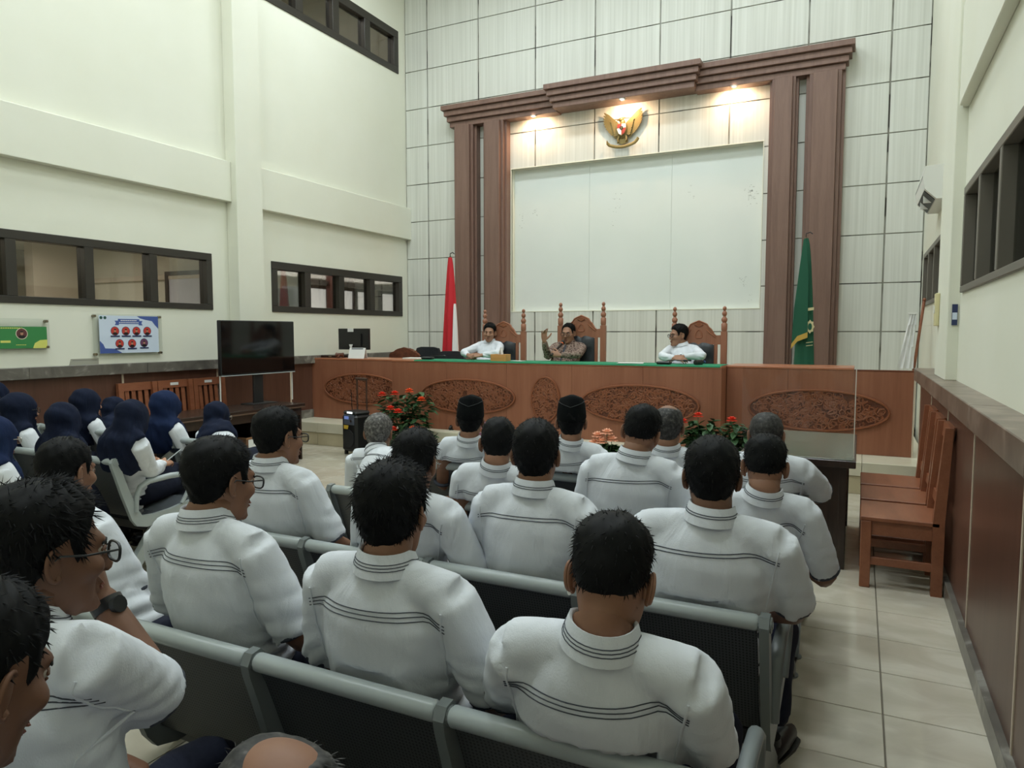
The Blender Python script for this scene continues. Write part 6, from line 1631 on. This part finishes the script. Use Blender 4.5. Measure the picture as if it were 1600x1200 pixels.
pm_ = presider('man in brown patterned batik shirt and glasses speaking into a microphone, hand raised', (888, 521), -3.52, 8.86, gaze=3.15, tilt=(.10, .0), shirt='long', shirtm=M_batik, hair='receding', seed=32, skin=M_skin_m, piping=0, yoke=False, fat=1, bulk=1.12, shoulder=.20, glasses='dark',
              arms={1: ((.10, .80, .78), (.08, .66, 1.4), dict(d=(.0, .05, 1), n=(.75, -.6, .1), c=.3, sp=.12, cs=(.15, .35, .45, .3, .1))), -1: ((-.32, .40, .97), (-.02, .57, .985), dict(d=(.85, .35, .25), n=(-.2, .9, .3), c=1.0, cs=(1.15, 1.15, 1.15, 1.15, .5)))})
pr_ = presider('man in white shirt and glasses in profile, arms folded on the green cloth', (1060, 524), -1.86, 8.86, gaze=2.30, tilt=(.06, .0), shirt='long', hair='full', seed=33, skin=M_skin_m, piping=0, yoke=False, glasses='dark',
              arms={1: ((.28, .44, .97), (.0, .58, .965), dict(d=(-.9, .25, -.05), n=(.1, .5, .85), c=.4)), -1: ((-.26, .44, .97), (.06, .52, .99), dict(d=(.9, .25, -.05), n=(.1, .5, .85), c=.4))})
# shirt fronts: placket, pocket pens
for p_, col_ in ((pl_, M_white), (pm_, M_black), (pr_, M_white)):
    bm = bmesh.new(); bm.from_mesh(p_['shirt'].data); tr_ = BVHTree.FromBMesh(bm); bm.free(); pts = []
    for t in np.linspace(.94, .35, 14):
        c = p_['s1'](t); h_ = tr_.ray_cast(Vector(c + np.array((0, .6, 0))), Vector((0, -1, 0)))
        if h_[0] is not None and h_[3] < .58: pts.append(np.array(h_[0]) + np.array((0, .002, 0)))
    if len(pts) > 3:
        q = MB(); q.tube(pts, [(.012, .0025)] * len(pts), 6, (0, 1, 0)); q.build('placket', M_shirt if col_ is M_white else M_piping, p_['shirt'], 60)
    if p_ is not pm_:
        c = p_['s1'](.66) + np.array((-.085, 0, 0)); h_ = tr_.ray_cast(Vector(c + np.array((0, .6, 0))), Vector((0, -1, 0)))
        if h_[0] is not None:
            q = MB(); q.box(np.array(h_[0]) + np.array((0, .003, 0)), (.075, .006, .02), .002); q.build('name_badge', M_black, p_['shirt'], 30, False)
# the held microphone
hm_ = pm_['W'][-1]; tip = pm_['hw']((.010, .135, -.085)); gp = hm_ + nrm(np.array((.85, .35, .25))) * .085 + np.array((0, .0, .0))
ax_ = nrm(tip - gp); b0 = gp - ax_ * .09
toW = lambda p: rot_z(PI) @ np.asarray(p) + np.array((-3.52, 8.76, ST))
mic = thing('microphone', 'black hand microphone with an orange band held to the speaker by his left hand', 'microphone', tuple(toW(gp)))
axw = rot_z(PI) @ ax_
def along(a, b_, r, n_, m_, nm): 
    q = MB(); q.tube([axw * a, axw * (a * .5 + b_ * .5), axw * b_], r, n_, (0, 1, 0)); q.build(nm, m_, mic, 50)
Lm = np.linalg.norm(tip - gp)
along(-.055, Lm - .075, [.014, .016, .019], 12, M_black, 'handle'); along(Lm - .078, Lm - .062, [.022] * 3, 14, M_pinkmask, 'orange_band')
q = MB(); q.ell(axw * (Lm - .03), (.026, .026, .034), 14, 10); q.build('foam_head', M_black, mic, 60)

bpy.data.scenes.remove(TMP)
